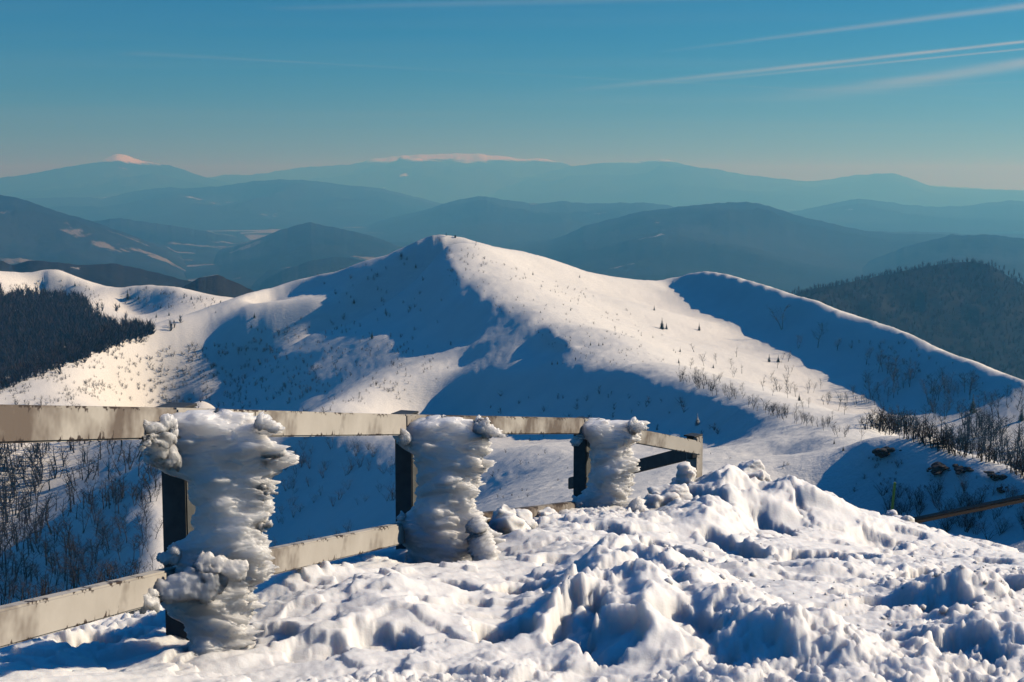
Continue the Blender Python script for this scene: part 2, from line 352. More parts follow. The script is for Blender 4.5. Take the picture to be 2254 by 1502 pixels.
for line in SIL:
    q = np.array([P(*p) for p in line])
    for a, b in zip(q[:-1], q[1:]):
        n = max(2, int(np.linalg.norm(b - a) / 4))
        # interpolate in pixel space at the interpolated distance so that the skyline stays straight between points
        for k in range(n): dense.append(a + (b - a) * k / n)
dense = np.array(dense)

class HGrid:
    """height grid aligned with the sunlight: columns run the way the light travels"""
    def __init__(s, cell, u0, u1, v0, v1):
        s.c = cell; s.u = np.arange(u0, u1, cell); s.v = np.arange(v0, v1, cell)
        s.V, s.U = np.meshgrid(s.v, s.u, indexing='ij')
        s.X = UX * s.U + VX * s.V; s.Y = UY * s.U + VY * s.V
    def sample(s, Z, x, y):
        u = (x * UX + y * UY - s.u[0]) / s.c; v = (x * VX + y * VY - s.v[0]) / s.c
        u = np.clip(u, 1, len(s.u) - 2.001); v = np.clip(v, 1, len(s.v) - 2.001)
        i = u.astype(int); j = v.astype(int); fu = u - i; fv = v - j
        i = np.clip(i, 1, len(s.u) - 3); j = np.clip(j, 1, len(s.v) - 3)
        def cub(a, b, c, d, t): return b + 0.5 * t * (c - a + t * (2 * a - 5 * b + 4 * c - d + t * (3 * (b - c) + d - a)))
        rows = [cub(Z[j + k, i - 1], Z[j + k, i], Z[j + k, i + 1], Z[j + k, i + 2], fu) for k in (-1, 0, 1, 2)]
        return cub(*rows, fv)
def corners():
    xs = np.array([-720, 820, -720, 820]); ys = np.array([-40, -40, 1640, 1640])
    return (xs * UX + ys * UY), (xs * VX + ys * VY)
cu, cv = corners()
# shade map in pixel space
SHW, SHH = 660, 376
mpx, mpy = np.meshgrid(-200 + 4.0 * np.arange(SHW), 4.0 * np.arange(SHH))
shade_id = np.zeros((SHH, SHW), np.int8); shade_dep = np.zeros((SHH, SHW))
for k, (poly, dep) in enumerate(SHADE):
    m = in_poly(mpx, mpy, poly); shade_id[m] = k + 1; shade_dep[m] = dep
def lookup(a, px, py, default):
    i = np.round(py / 4.0).astype(int); j = np.round((px + 200) / 4.0).astype(int)
    ok = (i >= 0) & (i < SHH) & (j >= 0) & (j < SHW)
    return np.where(ok, a[np.clip(i, 0, SHH - 1), np.clip(j, 0, SHW - 1)], default)
PA = np.radians(np.linspace(-33, 33, 420)); PR = np.geomspace(14, 1900, 420)
def visible(G, Z, X, Y, Zp):
    aa, rr = np.meshgrid(PA, PR); zz = G.sample(Z, rr * np.sin(aa), rr * np.cos(aa))
    cm = np.maximum.accumulate(zz / rr, 0)
    r = np.hypot(X, Y); a = np.arctan2(X, Y)
    ia = np.clip(np.round((a - PA[0]) / (PA[1] - PA[0])).astype(int), 0, len(PA) - 1)
    ir = np.clip(np.floor(np.log(r / PR[0]) / math.log(PR[1] / PR[0])).astype(int) - 1, 0, len(PR) - 1)
    return (Zp / np.maximum(r, 1) >= cm[ir, ia] - 0.0008) & (np.abs(a) < PA[-1]) & (Y > 60)
def relax(G, Z, Zb, outer, cg, lam, wb):
    c = G.c; ny, nx = Z.shape
    Wc = np.zeros_like(Z); Zc = np.zeros_like(Z)
    iu = np.round((dense[:, 0] * UX + dense[:, 1] * UY - G.u[0]) / c).astype(int); iv = np.round((dense[:, 0] * VX + dense[:, 1] * VY - G.v[0]) / c).astype(int)
    ok = (iu >= 0) & (iu < nx) & (iv >= 0) & (iv < ny)
    np.add.at(Wc, (iv[ok], iu[ok]), 1.0); np.add.at(Zc, (iv[ok], iu[ok]), dense[ok, 2])
    Zc = np.where(Wc > 0, Zc / np.maximum(Wc, 1), 0); Wc = np.where(Wc > 0, 60.0, 0.0)
    def lap(z):
        p = np.pad(z, 1, 'edge'); return p[1:-1, :-2] + p[1:-1, 2:] + p[:-2, 1:-1] + p[2:, 1:-1] - 4 * z
    for it in range(outer):
        px, py = project(G.X, np.maximum(G.Y, 5), Z)
        vis = visible(G, Z, G.X, G.Y, Z) & (px > -190) & (px < 2430) & (py < 1480)
        sid = np.where(vis, lookup(shade_id, px, py, 0), 0); dep = np.where(vis, lookup(shade_dep, px, py, 0), 0)
        lit = vis & (sid == 0); shd = vis & (sid > 0) & (dep >= 0); free = vis & (dep < 0)
        H = Z + TE * G.U
        ue = np.cumsum(lit, 1) * c * 0.07
        g = H - ue
        fw = np.maximum.accumulate(np.where(lit, g, -1e9), 1)
        rv = np.minimum.accumulate(np.where(lit, g, 1e9)[:, ::-1], 1)[:, ::-1]
        T = H.copy(); W = np.full(Z.shape, 0.0)
        mono = 0.5 * (fw + rv) + ue
        T = np.where(lit, mono, T); W = np.where(lit, 2.0, W)
        # distance to the ends of each shaded run
        idx = np.broadcast_to(np.arange(nx), Z.shape)
        a0 = np.maximum.accumulate(np.where(~shd, idx, 0), 1); a1 = np.minimum.accumulate(np.where(~shd, idx, nx - 1)[:, ::-1], 1)[:, ::-1]
        dd = np.minimum(idx - a0, (a1 - idx) * 1.0) * c
        rec = np.where(fw > -1e8, fw + ue, H); nxt = np.where(rv < 1e8, rv + ue, 1e9)
        # record carried to the start of the run (lit target there)
        lim = np.minimum(np.where(fw > -1e8, fw + ue, 1e9), nxt) - np.minimum(dep, 0.16 * dd + 0.15)
        hold = np.where(lim < 1e8, np.clip(H, lim - 1.6 * dep - 0.5, lim), H - 0.2 * dep)
        T = np.where(shd, hold, T); W = np.where(shd, 3.0, W)
        none = ~vis
        T = np.where(none & (nxt < 1e8), np.minimum(H, nxt - 0.3), T); W = np.where(none & (T < H - 1e-6), 0.25, W)
        Zt = T - TE * G.U
        wbb = np.where(free, 0.6, wb)
        A0 = W + Wc + wbb
        bvec = W * Zt + Wc * Zc + wbb * Zb
        def mul(z):
            d2 = np.zeros_like(z); d2[1:-1] = z[:-2] - 2 * z[1:-1] + z[2:]
            d4 = np.zeros_like(z); d4[1:-1] = d2[:-2] - 2 * d2[1:-1] + d2[2:]
            return A0 * z + lam * lap(lap(z)) + 0.0 * d4
        x = Z.copy(); r = bvec - mul(x); M = 1.0 / (A0 + 20 * lam); zv = M * r; p = zv.copy(); rz = (r * zv).sum()
        for _ in range(cg):
            Ap = mul(p); al = rz / (p * Ap).sum(); x += al * p; r -= al * Ap
            zv = M * r; rn = (r * zv).sum(); p = zv + rn / rz * p; rz = rn
        Z = x
    S = np.maximum.accumulate(Z + TE * G.U, 1) > Z + TE * G.U + 0.05
    px, py = project(G.X, np.maximum(G.Y, 5), Z); vis = visible(G, Z, G.X, G.Y, Z) & (px > 0) & (px < 2254) & (py < 1300)
    sid = lookup(shade_id, px, py, 0) > 0
    print('shade agreement', c, (S[vis] == sid[vis]).mean(), 'lit wrongly dark', (S & ~sid & vis).sum() / max(1, vis.sum()), 'dark wrongly lit', (~S & sid & vis).sum() / max(1, vis.sum()))
    return Z
G1 = HGrid(10, cu.min(), cu.max(), cv.min(), cv.max())
Zb1 = base_tps(G1.X, G1.Y)
Z1 = relax(G1, Zb1.copy(), Zb1, 60, 50, 0.3, 0.002)
G2 = HGrid(4, cu.min(), cu.max(), cv.min(), cv.max())
Zs = G1.sample(Z1, G2.X, G2.Y)
Zf2 = base_tps(G2.X, G2.Y)
Z2 = relax(G2, Zs, np.where(Zf2 < -1e9, Zf2, Zs), 16, 60, 1.2, 0.002)
# even out ripples across the light on the left flank
kern = np.exp(-0.5 * (np.arange(-18, 19) / 7.0) ** 2); kern /= kern.sum()
Zbl = sum(w_ * np.roll(Z2, k_, 0) for w_, k_ in zip(kern, range(-18, 19)))
kern = np.exp(-0.5 * (np.arange(-8, 9) / 2.5) ** 2); kern /= kern.sum()
Zbl = sum(w_ * np.roll(Zbl, k_, 1) for w_, k_ in zip(kern, range(-8, 9)))
Z2 = Z2 + sstep(-205, -245, G2.X) * sstep(830, 890, G2.Y) * sstep(1330, 1250, G2.Y) * (Zbl - Z2)
# nothing behind or before a skyline may stand higher than the skyline itself
def cap_skyline(Z, line, x0, x1, ymax=1e9):
    q = np.array(line, float); px, py = project(G2.X, np.maximum(G2.Y, 5), Z)
    yl = np.interp(px, q[:, 0], q[:, 1]); dl = np.interp(px, q[:, 0], q[:, 2])
    lim = ray(px, yl + 1.5)[1] * G2.Y
    m = sstep(x0 - 20, x0 + 20, px) * sstep(x1 + 20, x1 - 20, px) * (G2.Y > (0.72 if ymax > 1e8 else 1.03) * dl) * (G2.Y < ymax)
    return np.where(m > 0, Z - m * np.maximum(0, Z - lim), Z)
Z2 = cap_skyline(Z2, SIL[0], 590, 1450); Z2 = cap_skyline(Z2, SIL[1], 1480, 2600); Z2 = cap_skyline(Z2, SIL[3], 1950, 2600, 575)
for q in SIL:
    for p_ in q[::4]:
        w_ = P(*p_); z_ = float(G2.sample(Z2, np.array([w_[0]]), np.array([w_[1]]))[0])
        print(p_, 'dz', round(z_ - w_[2], 1), end=' | ')
print()

def detail(x, y):
    """drifts, sastrugi and hummocks"""
    r = np.hypot(x, y)
    a = np.clip((r - 60) / 200, 0.25, 1.0)
    h = 0.55 * fbm(x / 34, y / 34, 4, 21) * a
    u = x * UX + y * UY; v = x * VX + y * VY
    h += 0.17 * ridged(u / 9 + 0.6 * perlin(x / 15, y / 15, 5), v / 3.2, 3, 31) * a
    h += 0.09 * fbm(x / 3.1, y / 3.1, 3, 41)
    return h
def height(x, y): return G2.sample(Z2, x, y) + detail(x, y)

NA, NR = 800, 505
ang = np.radians(np.linspace(-31, 31, NA)); rad = np.concatenate([np.geomspace(13, 130, 60)[:-1], np.geomspace(130, 1700, NR - 59)])
aa, rr = np.meshgrid(ang, rad)
tx, ty = rr * np.sin(aa), rr * np.cos(aa); tz = height(tx, ty)
terrain = mesh_obj('snowy_hills', np.stack([tx, ty, tz], -1).reshape(-1, 3), grid_faces(NR, NA)[:, ::-1], M_SNOW)
tag(terrain, kind='structure')
# running skyline along each bearing, for finding what a pixel looks at
_cm = tz / rr
def hit(px, py, rmin=60.0):
    """ground point seen through a pixel"""
    a, b = ray(px, py); an = math.atan2(a, 1.0); k = b / math.hypot(a, 1.0)
    j = int(round((an - ang[0]) / (ang[1] - ang[0])))
    if j < 0 or j >= NA: return None
    c = (_cm[:, j] >= k) & (rad > rmin); i = int(np.argmax(c))
    if not c[i] or i == 0: return None
    f = (k - _cm[i - 1, j]) / max(1e-9, _cm[i, j] - _cm[i - 1, j]); f = min(1, max(0, f)); r = rad[i - 1] + f * (rad[i] - rad[i - 1])
    x, y = r * math.sin(an), r * math.cos(an)
    return np.array([x, y, float(height(np.array([x]), np.array([y]))[0])])
# ------------------------------------------------------------------ far ridges
def far_ridge(name, line, dist, depth_front, depth_back, foot, mat, seed, spur=0.55, nx=220, nyf=42, rough=1.0):
    """a ridge whose skyline passes through the photo pixels at distance dist; front and back slopes fall to 'foot'
    with spurs and gullies"""
    line = np.array(line, float); px = np.linspace(line[0, 0], line[-1, 0], nx)
    # smooth interpolation of the skyline
    py = np.interp(px, line[:, 0], line[:, 1])
    k = np.ones(5) / 5; py = np.convolve(np.pad(py, 2, 'edge'), k, 'valid')
    dloc = dist * (1 + 0.05 * perlin(px / 330.0 + seed, px * 0 + 0.5, seed))
    a, b = ray(px, py); X = a * dloc; Y = dloc; Zt = b * dloc
    Zt = Zt + rough * dist * 0.0005 * (fbm(px / 26.0, px * 0 + seed, 4, seed + 3))
    ts = np.concatenate([-np.linspace(1, 0, nyf)[:-1] ** 1.3, np.linspace(0, 1, 14) ** 1.2])   # -1 front foot .. 0 crest .. 1 back foot
    T, XI = np.meshgrid(ts, np.arange(nx), indexing='ij')
    dirx = X / np.hypot(X, Y); diry = Y / np.hypot(X, Y)
    off = np.where(T < 0, T * depth_front, T * depth_back)
    gx = X[XI] + dirx[XI] * off; gy = Y[XI] + diry[XI] * off
    s = np.abs(T)
    prof = 1 - s ** 1.0 * (1.15 - 0.15 * s)
    z = foot + (Zt[XI] - foot) * prof
    rel = (Zt[XI] - foot)
    amp = spur * rel * np.clip(s * 3.5, 0, 1) * np.clip(1.25 - s, 0, 1)
    wl = depth_front * 0.45
    z = z + amp * (0.55 * ridged(gx / wl, gy / (wl * 1.6), 6, seed + 9) - 0.45)
    v = np.stack([gx, gy, z], -1).reshape(-1, 3)
    o = mesh_obj(name, v, grid_faces(len(ts), nx), mat); tag(o, kind='structure'); return o
DK, LT = (0.006, 0.012, 0.016), (0.030, 0.036, 0.040)
FM_far = forest_hill('distant_forest', DK, LT, (0.45, 0.46, 0.47), 2600, 0.66)
FM_mid = forest_hill('valley_forest', DK, LT, (0.17, 0.155, 0.14), 900, 0.60)
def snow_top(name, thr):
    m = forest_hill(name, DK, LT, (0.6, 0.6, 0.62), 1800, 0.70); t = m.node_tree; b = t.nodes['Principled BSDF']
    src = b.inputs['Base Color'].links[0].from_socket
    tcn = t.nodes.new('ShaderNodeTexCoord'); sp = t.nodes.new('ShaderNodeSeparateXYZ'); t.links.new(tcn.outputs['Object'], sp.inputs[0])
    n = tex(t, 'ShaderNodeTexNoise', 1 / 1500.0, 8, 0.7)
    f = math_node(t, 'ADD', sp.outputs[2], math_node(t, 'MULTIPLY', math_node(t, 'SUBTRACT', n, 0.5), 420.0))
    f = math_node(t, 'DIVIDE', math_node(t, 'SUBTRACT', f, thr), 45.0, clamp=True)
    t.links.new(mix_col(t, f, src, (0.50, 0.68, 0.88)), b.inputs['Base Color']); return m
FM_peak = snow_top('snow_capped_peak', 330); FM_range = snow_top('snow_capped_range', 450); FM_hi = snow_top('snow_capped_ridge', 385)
FM_right = forest_hill('wooded_ridge', DK, LT, (0.6, 0.6, 0.62), 1200, 0.70)
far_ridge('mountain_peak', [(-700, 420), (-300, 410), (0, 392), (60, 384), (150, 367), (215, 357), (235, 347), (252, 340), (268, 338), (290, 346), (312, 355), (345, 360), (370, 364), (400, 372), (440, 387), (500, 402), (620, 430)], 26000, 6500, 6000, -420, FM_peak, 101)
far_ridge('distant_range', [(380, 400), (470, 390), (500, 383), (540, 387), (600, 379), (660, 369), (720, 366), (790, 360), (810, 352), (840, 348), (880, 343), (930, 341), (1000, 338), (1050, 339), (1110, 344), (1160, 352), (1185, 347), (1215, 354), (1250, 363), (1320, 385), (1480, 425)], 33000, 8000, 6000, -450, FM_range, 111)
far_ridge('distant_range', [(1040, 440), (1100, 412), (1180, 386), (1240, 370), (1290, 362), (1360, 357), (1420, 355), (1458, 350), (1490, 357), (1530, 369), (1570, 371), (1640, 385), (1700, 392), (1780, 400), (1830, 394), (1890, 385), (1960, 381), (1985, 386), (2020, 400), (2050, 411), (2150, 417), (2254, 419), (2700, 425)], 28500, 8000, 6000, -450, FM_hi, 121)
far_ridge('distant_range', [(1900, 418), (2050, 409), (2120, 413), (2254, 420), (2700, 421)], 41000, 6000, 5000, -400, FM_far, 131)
far_ridge('wooded_range', [(-700, 452), (-200, 445), (75, 437), (150, 434), (230, 436), (300, 420), (360, 413), (420, 415), (500, 408), (560, 399), (620, 395), (690, 398), (760, 408), (830, 413), (900, 430), (960, 446), (1100, 470)], 17500, 5200, 4000, -430, FM_far, 141)
far_ridge('wooded_range', [(1600, 500), (1740, 467), (1800, 455), (1850, 445), (1885, 437), (1930, 442), (2000, 452), (2060, 456), (2120, 454), (2180, 446), (2230, 441), (2300, 448), (2700, 455)], 15500, 4500, 4000, -420, FM_far, 151)
far_ridge('wooded_range', [(700, 530), (800, 495), (860, 480), (930, 464), (980, 448), (1020, 437), (1060, 432), (1120, 441), (1180, 449), (1240, 443), (1290, 448), (1360, 447), (1420, 446), (1470, 452), (1560, 480), (1640, 500)], 13000, 4500, 3500, -430, FM_far, 161)
far_ridge('wooded_ridge', [(1000, 585), (1080, 556), (1130, 545), (1200, 535), (1245, 518), (1290, 496), (1340, 484), (1400, 468), (1450, 461), (1520, 453), (1580, 447), (1640, 444), (1680, 450), (1720, 463), (1760, 476), (1830, 492), (1900, 508), (1980, 515), (2080, 516), (2200, 530), (2500, 560)], 8200, 3400, 3000, -400, FM_right, 171)
far_ridge('wooded_ridge', [(1850, 600), (1950, 560), (2020, 535), (2090, 520), (2170, 516), (2254, 526), (2400, 520), (2700, 540)], 6300, 2300, 2000, -390, FM_right, 181)
far_ridge('wooded_ridge', [(-900, 400), (-400, 410), (-100, 424), (0, 428), (50, 438), (130, 468), (180, 480), (240, 500), (300, 522), (360, 548), (420, 590), (520, 640)], 7200, 2600, 2000, -400, FM_mid, 191)
far_ridge('valley_hill', [(100, 560), (160, 505), (200, 488), (260, 480), (330, 490), (420, 503), (500, 520), (560, 545), (640, 590)], 9600, 2600, 2200, -410, FM_mid, 196, spur=0.3)
far_ridge('valley_hill', [(380, 640), (440, 585), (500, 555), (560, 530), (620, 505), (680, 489), (730, 500), (790, 512), (850, 530), (900, 560), (1000, 600)], 7600, 2200, 2000, -400, FM_mid, 201, spur=0.3)
far_ridge('valley_hill', [(480, 680), (560, 640), (620, 600), (680, 575), (740, 565), (800, 572), (900, 600), (1000, 640)], 5200, 1500, 1500, -390, FM_mid, 206, spur=0.3)
FM_near = forest_hill('near_wooded_hill', (0.010, 0.012, 0.014), (0.028, 0.028, 0.028), (0.5, 0.5, 0.52), 260, 0.70)
far_ridge('wooded_hill', [(-400, 545), (-200, 560), (0, 572), (30, 586), (60, 573), (110, 576), (180, 584), (250, 580), (310, 592), (380, 610), (430, 622), (520, 650), (600, 680)], 2900, 800, 700, -330, FM_near, 221, spur=0.2)
far_ridge('wooded_hill', [(340, 690), (400, 634), (440, 611), (480, 606), (520, 622), (560, 642), (640, 680)], 2100, 420, 500, -300, FM_near, 226, spur=0.2)
wooded = far_ridge('wooded_hill', [(1600, 700), (1700, 662), (1760, 644), (1800, 634), (1850, 627), (1900, 614), (1950, 605), (2000, 594), (2050, 585), (2100, 578), (2140, 576), (2180, 584), (2210, 602), (2254, 628), (2320, 670), (2450, 740)], 2300, 620, 600, -340, FM_near, 231, spur=0.22)
# valley floor reaching to the horizon
va, vr = np.meshgrid(np.radians(np.linspace(-40, 40, 140)), np.geomspace(1500, 60000, 100))
vx, vy = vr * np.sin(va), vr * np.cos(va)
vz = -430 + 45 * fbm(vx / 2300, vy / 2300, 4, 210) * np.clip(vr / 4000, 0, 1)
FM_floor = forest_hill('valley_fields', DK, LT, (0.20, 0.18, 0.165), 1300, 0.53)
tag(mesh_obj('valley_floor', np.stack([vx, vy, vz], -1).reshape(-1, 3), grid_faces(100, 140)[:, ::-1], FM_floor), kind='structure')

# ------------------------------------------------------------------ haze
def haze_box(x0, x1, y0, y1, z0, z1):
    v = [(x, y, z) for z in (z0, z1) for y in (y0, y1) for x in (x0, x1)]
    f = [(0, 2, 3, 1), (4, 5, 7, 6), (0, 1, 5, 4), (2, 6, 7, 3), (0, 4, 6, 2), (1, 3, 7, 5)]
    m = bpy.data.materials.new('haze'); m.use_nodes = True; t = m.node_tree; t.nodes.clear()
    pv = t.nodes.new('ShaderNodeVolumePrincipled'); out = t.nodes.new('ShaderNodeOutputMaterial')
    pv.inputs['Color'].default_value = (0.13, 0.54, 1.0, 1); pv.inputs['Absorption Color'].default_value = (1, 1, 1, 1)
    pv.inputs['Density'].default_value = 1.3e-4; pv.inputs['Anisotropy'].default_value = 0.3
    t.links.new(pv.outputs[0], out.inputs['Volume'])
    o = mesh_obj('haze', v, f, m, smooth=False); tag(o, kind='stuff'); return o
haze_box(-45000, 45000, -3000, 62000, -700, 660)
# ------------------------------------------------------------------ trampled snow in the foreground
FGC = [(-300, 1500, 4.5), (0, 1490, 4.9), (300, 1490, 5.0), (560, 1500, 4.75), (900, 1500, 4.72), (1127, 1500, 4.7), (1400, 1500, 4.75), (1700, 1500, 4.75), (2000, 1500, 4.7), (2254, 1500, 4.7), (2500, 1500, 4.6),
       (390, 1462, 5.2), (150, 1410, 5.7), (40, 1400, 6.0), (290, 1375, 6.1), (560, 1330, 6.1), (620, 1290, 6.6), (700, 1258, 7.0), (790, 1234, 7.5), (860, 1232, 7.8), (890, 1255, 7.7), (960, 1250, 7.5), (1040, 1205, 8.2), (1080, 1192, 8.9), (1110, 1176, 9.2), (1200, 1148, 9.8), (1250, 1124, 10.3),
       (1330, 1128, 10.1), (1420, 1132, 10.2), (1440, 1120, 10.9), (1500, 1105, 11.4), (1530, 1100, 11.4), (1600, 1112, 11.9), (1700, 1150, 12.2), (1800, 1174, 12.8), (1900, 1192, 13.2), (1985, 1204, 13.4), (2060, 1216, 13.2), (2130, 1220, 12.8), (2200, 1236, 12.4), (2254, 1248, 12.0), (2500, 1290, 11.2),
       (800, 1400, 5.5), (1127, 1300, 6.6), (1127, 1200, 8.3), (1500, 1300, 6.7), (1500, 1180, 8.8), (1800, 1250, 7.8), (1800, 1195, 9.8), (2100, 1300, 6.8), (2254, 1300, 6.6), (2100, 1238, 9.3), (2254, 1400, 5.5), (1700, 1400, 5.55), (700, 1340, 6.0), (2450, 1350, 6.1)]
FGW = [(-3.2, 6.6, -2.9), (-2.4, 7.6, -2.9), (-1.7, 8.8, -3.2), (-0.7, 10.4, -3.6), (0.4, 12.2, -4.2), (1.4, 13.6, -4.6), (2.6, 15.0, -5.0), (4.0, 16.2, -5.4), (6.0, 16.0, -5.4), (8.5, 14.0, -4.8), (-4.5, 8.0, -4.6), (-3.5, 10.0, -5.2), (-2.0, 12.5, -5.8), (0, 16.0, -6.5), (3, 19.0, -7.4), (8, 20.0, -8), (12, 17, -7.2), (-5, 4, -2.9), (-4, 2.5, -2.2), (5, 2.5, -1.4), (0, 2.5, -1.45), (7, 5, -1.7), (9, 9, -2.4),
       (-7, 10, -7.5), (-5, 16, -9.5), (0, 23, -10.5), (6, 27, -12), (16, 24, -12)]
fg_tps = tps_fit([*[P(*p) for p in FGC], *[np.array(p, float) for p in FGW]], 1e-5)
FA, FR = 830, 560
fang = np.radians(np.linspace(-27, 27, FA)); frad = np.geomspace(3.4, 23, FR)
fa, fr = np.meshgrid(fang, frad); gx, gy = fr * np.sin(fa), fr * np.cos(fa)
gz0 = fg_tps(gx, gy)
def fg_at(px, py):
    """point of the smooth snow surface seen through a pixel"""
    a, b = ray(px, py)
    ys = np.linspace(2.8, 22, 800); d = b * ys - fg_tps(a * ys, ys); i = int(np.argmax(d < 0))
    if d[i] >= 0: i = 400
    return a * ys[i], ys[i]
gpx, gpy = project(gx, gy, gz0)
gz = gz0.copy()
# broad drifts
gz += 0.035 * fbm(gx / 1.1, gy / 1.1, 3, 51)
# where the snow is churned into clods (1) and where it lies smooth (0)
churn = np.clip(0.12 + 1.25 * fbm(gx / 1.7 + 3, gy / 1.7, 3, 61), 0, 1)
right = sstep(1250, 1900, gpx) * sstep(1180, 1330, gpy); churn = np.clip(churn * 0.75 + 0.55 * right, 0, 1)
churn *= 1 - 0.75 * np.exp(-(((gpx - 1750) / 210) ** 2 + ((gpy - 1330) / 70) ** 2))
churn *= 1 - 0.7 * np.exp(-(((gpx - 760) / 240) ** 2 + ((gpy - 1420) / 70) ** 2))
churn *= 1 - 0.6 * np.exp(-(((gpx - 1500) / 120) ** 2 + ((gpy - 1160) / 40) ** 2))
N55 = fbm(gx * 5.5, gy * 5.5, 5, 71, 0.6); N7 = perlin(gx * 7, gy * 7, 77); N4 = fbm(gx * 4, gy * 4, 5, 81, 0.6); N23 = fbm(gx * 2.3, gy * 2.3, 3, 83)
RIDGE_K, CARVE_K = 0.50, 0.50
def carve(px, py, w, l, depth, rot=0.0, edge=0.12, rim=0.10, flat=0.75):
    """a footprint or hole: steep walls, uneven rim; w across and l along in metres, rot against the view direction"""
    x0, y0 = fg_at(px, py); c, s = math.cos(rot), math.sin(rot); depth = depth * CARVE_K
    m = np.hypot(gx - x0, gy - y0) < 1.4 * max(w, l)
    dx, dy = gx[m] - x0, gy[m] - y0; u = (dx * c + dy * s) / (w / 2); v = (-dx * s + dy * c) / (l / 2)
    d = (np.abs(u) ** 2.6 + np.abs(v) ** 2.6) ** (1 / 2.6) + 0.2 * N55[m]
    hole = 1 - sstep(flat - edge, flat + edge, d)
    lip = np.exp(-((d - flat - 0.28) / 0.16) ** 2)
    gz[m] += -depth * hole + rim * depth * lip * (0.5 + N7[m])
def ridge(pts, wl, wr, h, rough=0.3):
    """a thrown-up crest along a polyline of pixels; gentle on one side, steep on the other"""
    q = [fg_at(*p) for p in pts]; xs = [p[0] for p in q]; ys = [p[1] for p in q]; k = max(wl, wr) + 0.2
    m = (gx > min(xs) - k) & (gx < max(xs) + k) & (gy > min(ys) - k) & (gy < max(ys) + k)
    X, Y = gx[m], gy[m]; best = np.full(X.shape, 1e9); side = np.zeros(X.shape); tt = np.zeros(X.shape); n = len(q) - 1
    for i, ((x0, y0), (x1, y1)) in enumerate(zip(q[:-1], q[1:])):
        ex, ey = x1 - x0, y1 - y0; L2 = ex * ex + ey * ey
        t = np.clip(((X - x0) * ex + (Y - y0) * ey) / L2, 0, 1); dx, dy = X - x0 - t * ex, Y - y0 - t * ey; d = np.hypot(dx, dy)
        mm = d < best; best = np.where(mm, d, best); side = np.where(mm, np.sign(ex * dy - ey * dx), side); tt = np.where(mm, (i + t) / n, tt)
    d = best + 0.05 * N4[m]
    wd = np.where(side > 0, wl, wr); p = np.clip(1 - np.abs(d) / wd, 0, 1)
    gz[m] += RIDGE_K * h * p ** 0.95 * sstep(0, 0.16, tt) * sstep(0, 0.12, 1 - tt) * (1 + rough * N23[m])
# thrown-up crests and drifts (pixels along the crest)
ridge([(1395, 1500), (1420, 1420), (1440, 1330), (1455, 1305), (1560, 1370), (1700, 1440), (1850, 1500)], 0.40, 0.34, 0.36)
ridge([(1230, 1440), (1270, 1370), (1310, 1310), (1340, 1270), (1420, 1255)], 0.28, 0.20, 0.22)
ridge([(1540, 1190), (1580, 1130), (1620, 1085), (1650, 1075)], 0.45, 0.32, 0.34)
ridge([(1670, 1150), (1720, 1115), (1775, 1112), (1790, 1140)], 0.4, 0.35, 0.28)
ridge([(1600, 1280), (1700, 1262), (1810, 1262), (1830, 1278)], 0.30, 0.22, 0.10)
ridge([(1830, 1290), (1950, 1296), (2060, 1320), (2100, 1345)], 0.30, 0.22, 0.11)
ridge([(1960, 1240), (2040, 1262), (2090, 1300)], 0.22, 0.2, 0.09)
ridge([(620, 1400), (700, 1355), (780, 1345), (860, 1385), (930, 1410)], 0.30, 0.35, 0.10)
ridge([(560, 1345), (660, 1310), (760, 1290), (830, 1310), (900, 1360)], 0.35, 0.3, 0.11)
ridge([(420, 1500), (520, 1440), (640, 1420), (720, 1450)], 0.30, 0.26, 0.09)
ridge([(880, 1240), (960, 1225), (1040, 1230)], 0.35, 0.3, 0.08)
ridge([(1110, 1205), (1190, 1195), (1260, 1225), (1300, 1240)], 0.3, 0.22, 0.10)
ridge([(2060, 1165), (2130, 1160), (2200, 1180)], 0.5, 0.4, 0.12)
ridge([(1430, 1125), (1480, 1095), (1520, 1080)], 0.30, 0.3, 0.17)
ridge([(2130, 1500), (2150, 1420), (2140, 1350), (2170, 1300), (2254, 1270)], 0.30, 0.32, 0.12)
ridge([(1700, 1500), (1790, 1440), (1830, 1455), (1870, 1500)], 0.25, 0.25, 0.12)
ridge([(60, 1500), (160, 1450), (230, 1440), (300, 1470)], 0.3, 0.35, 0.10)
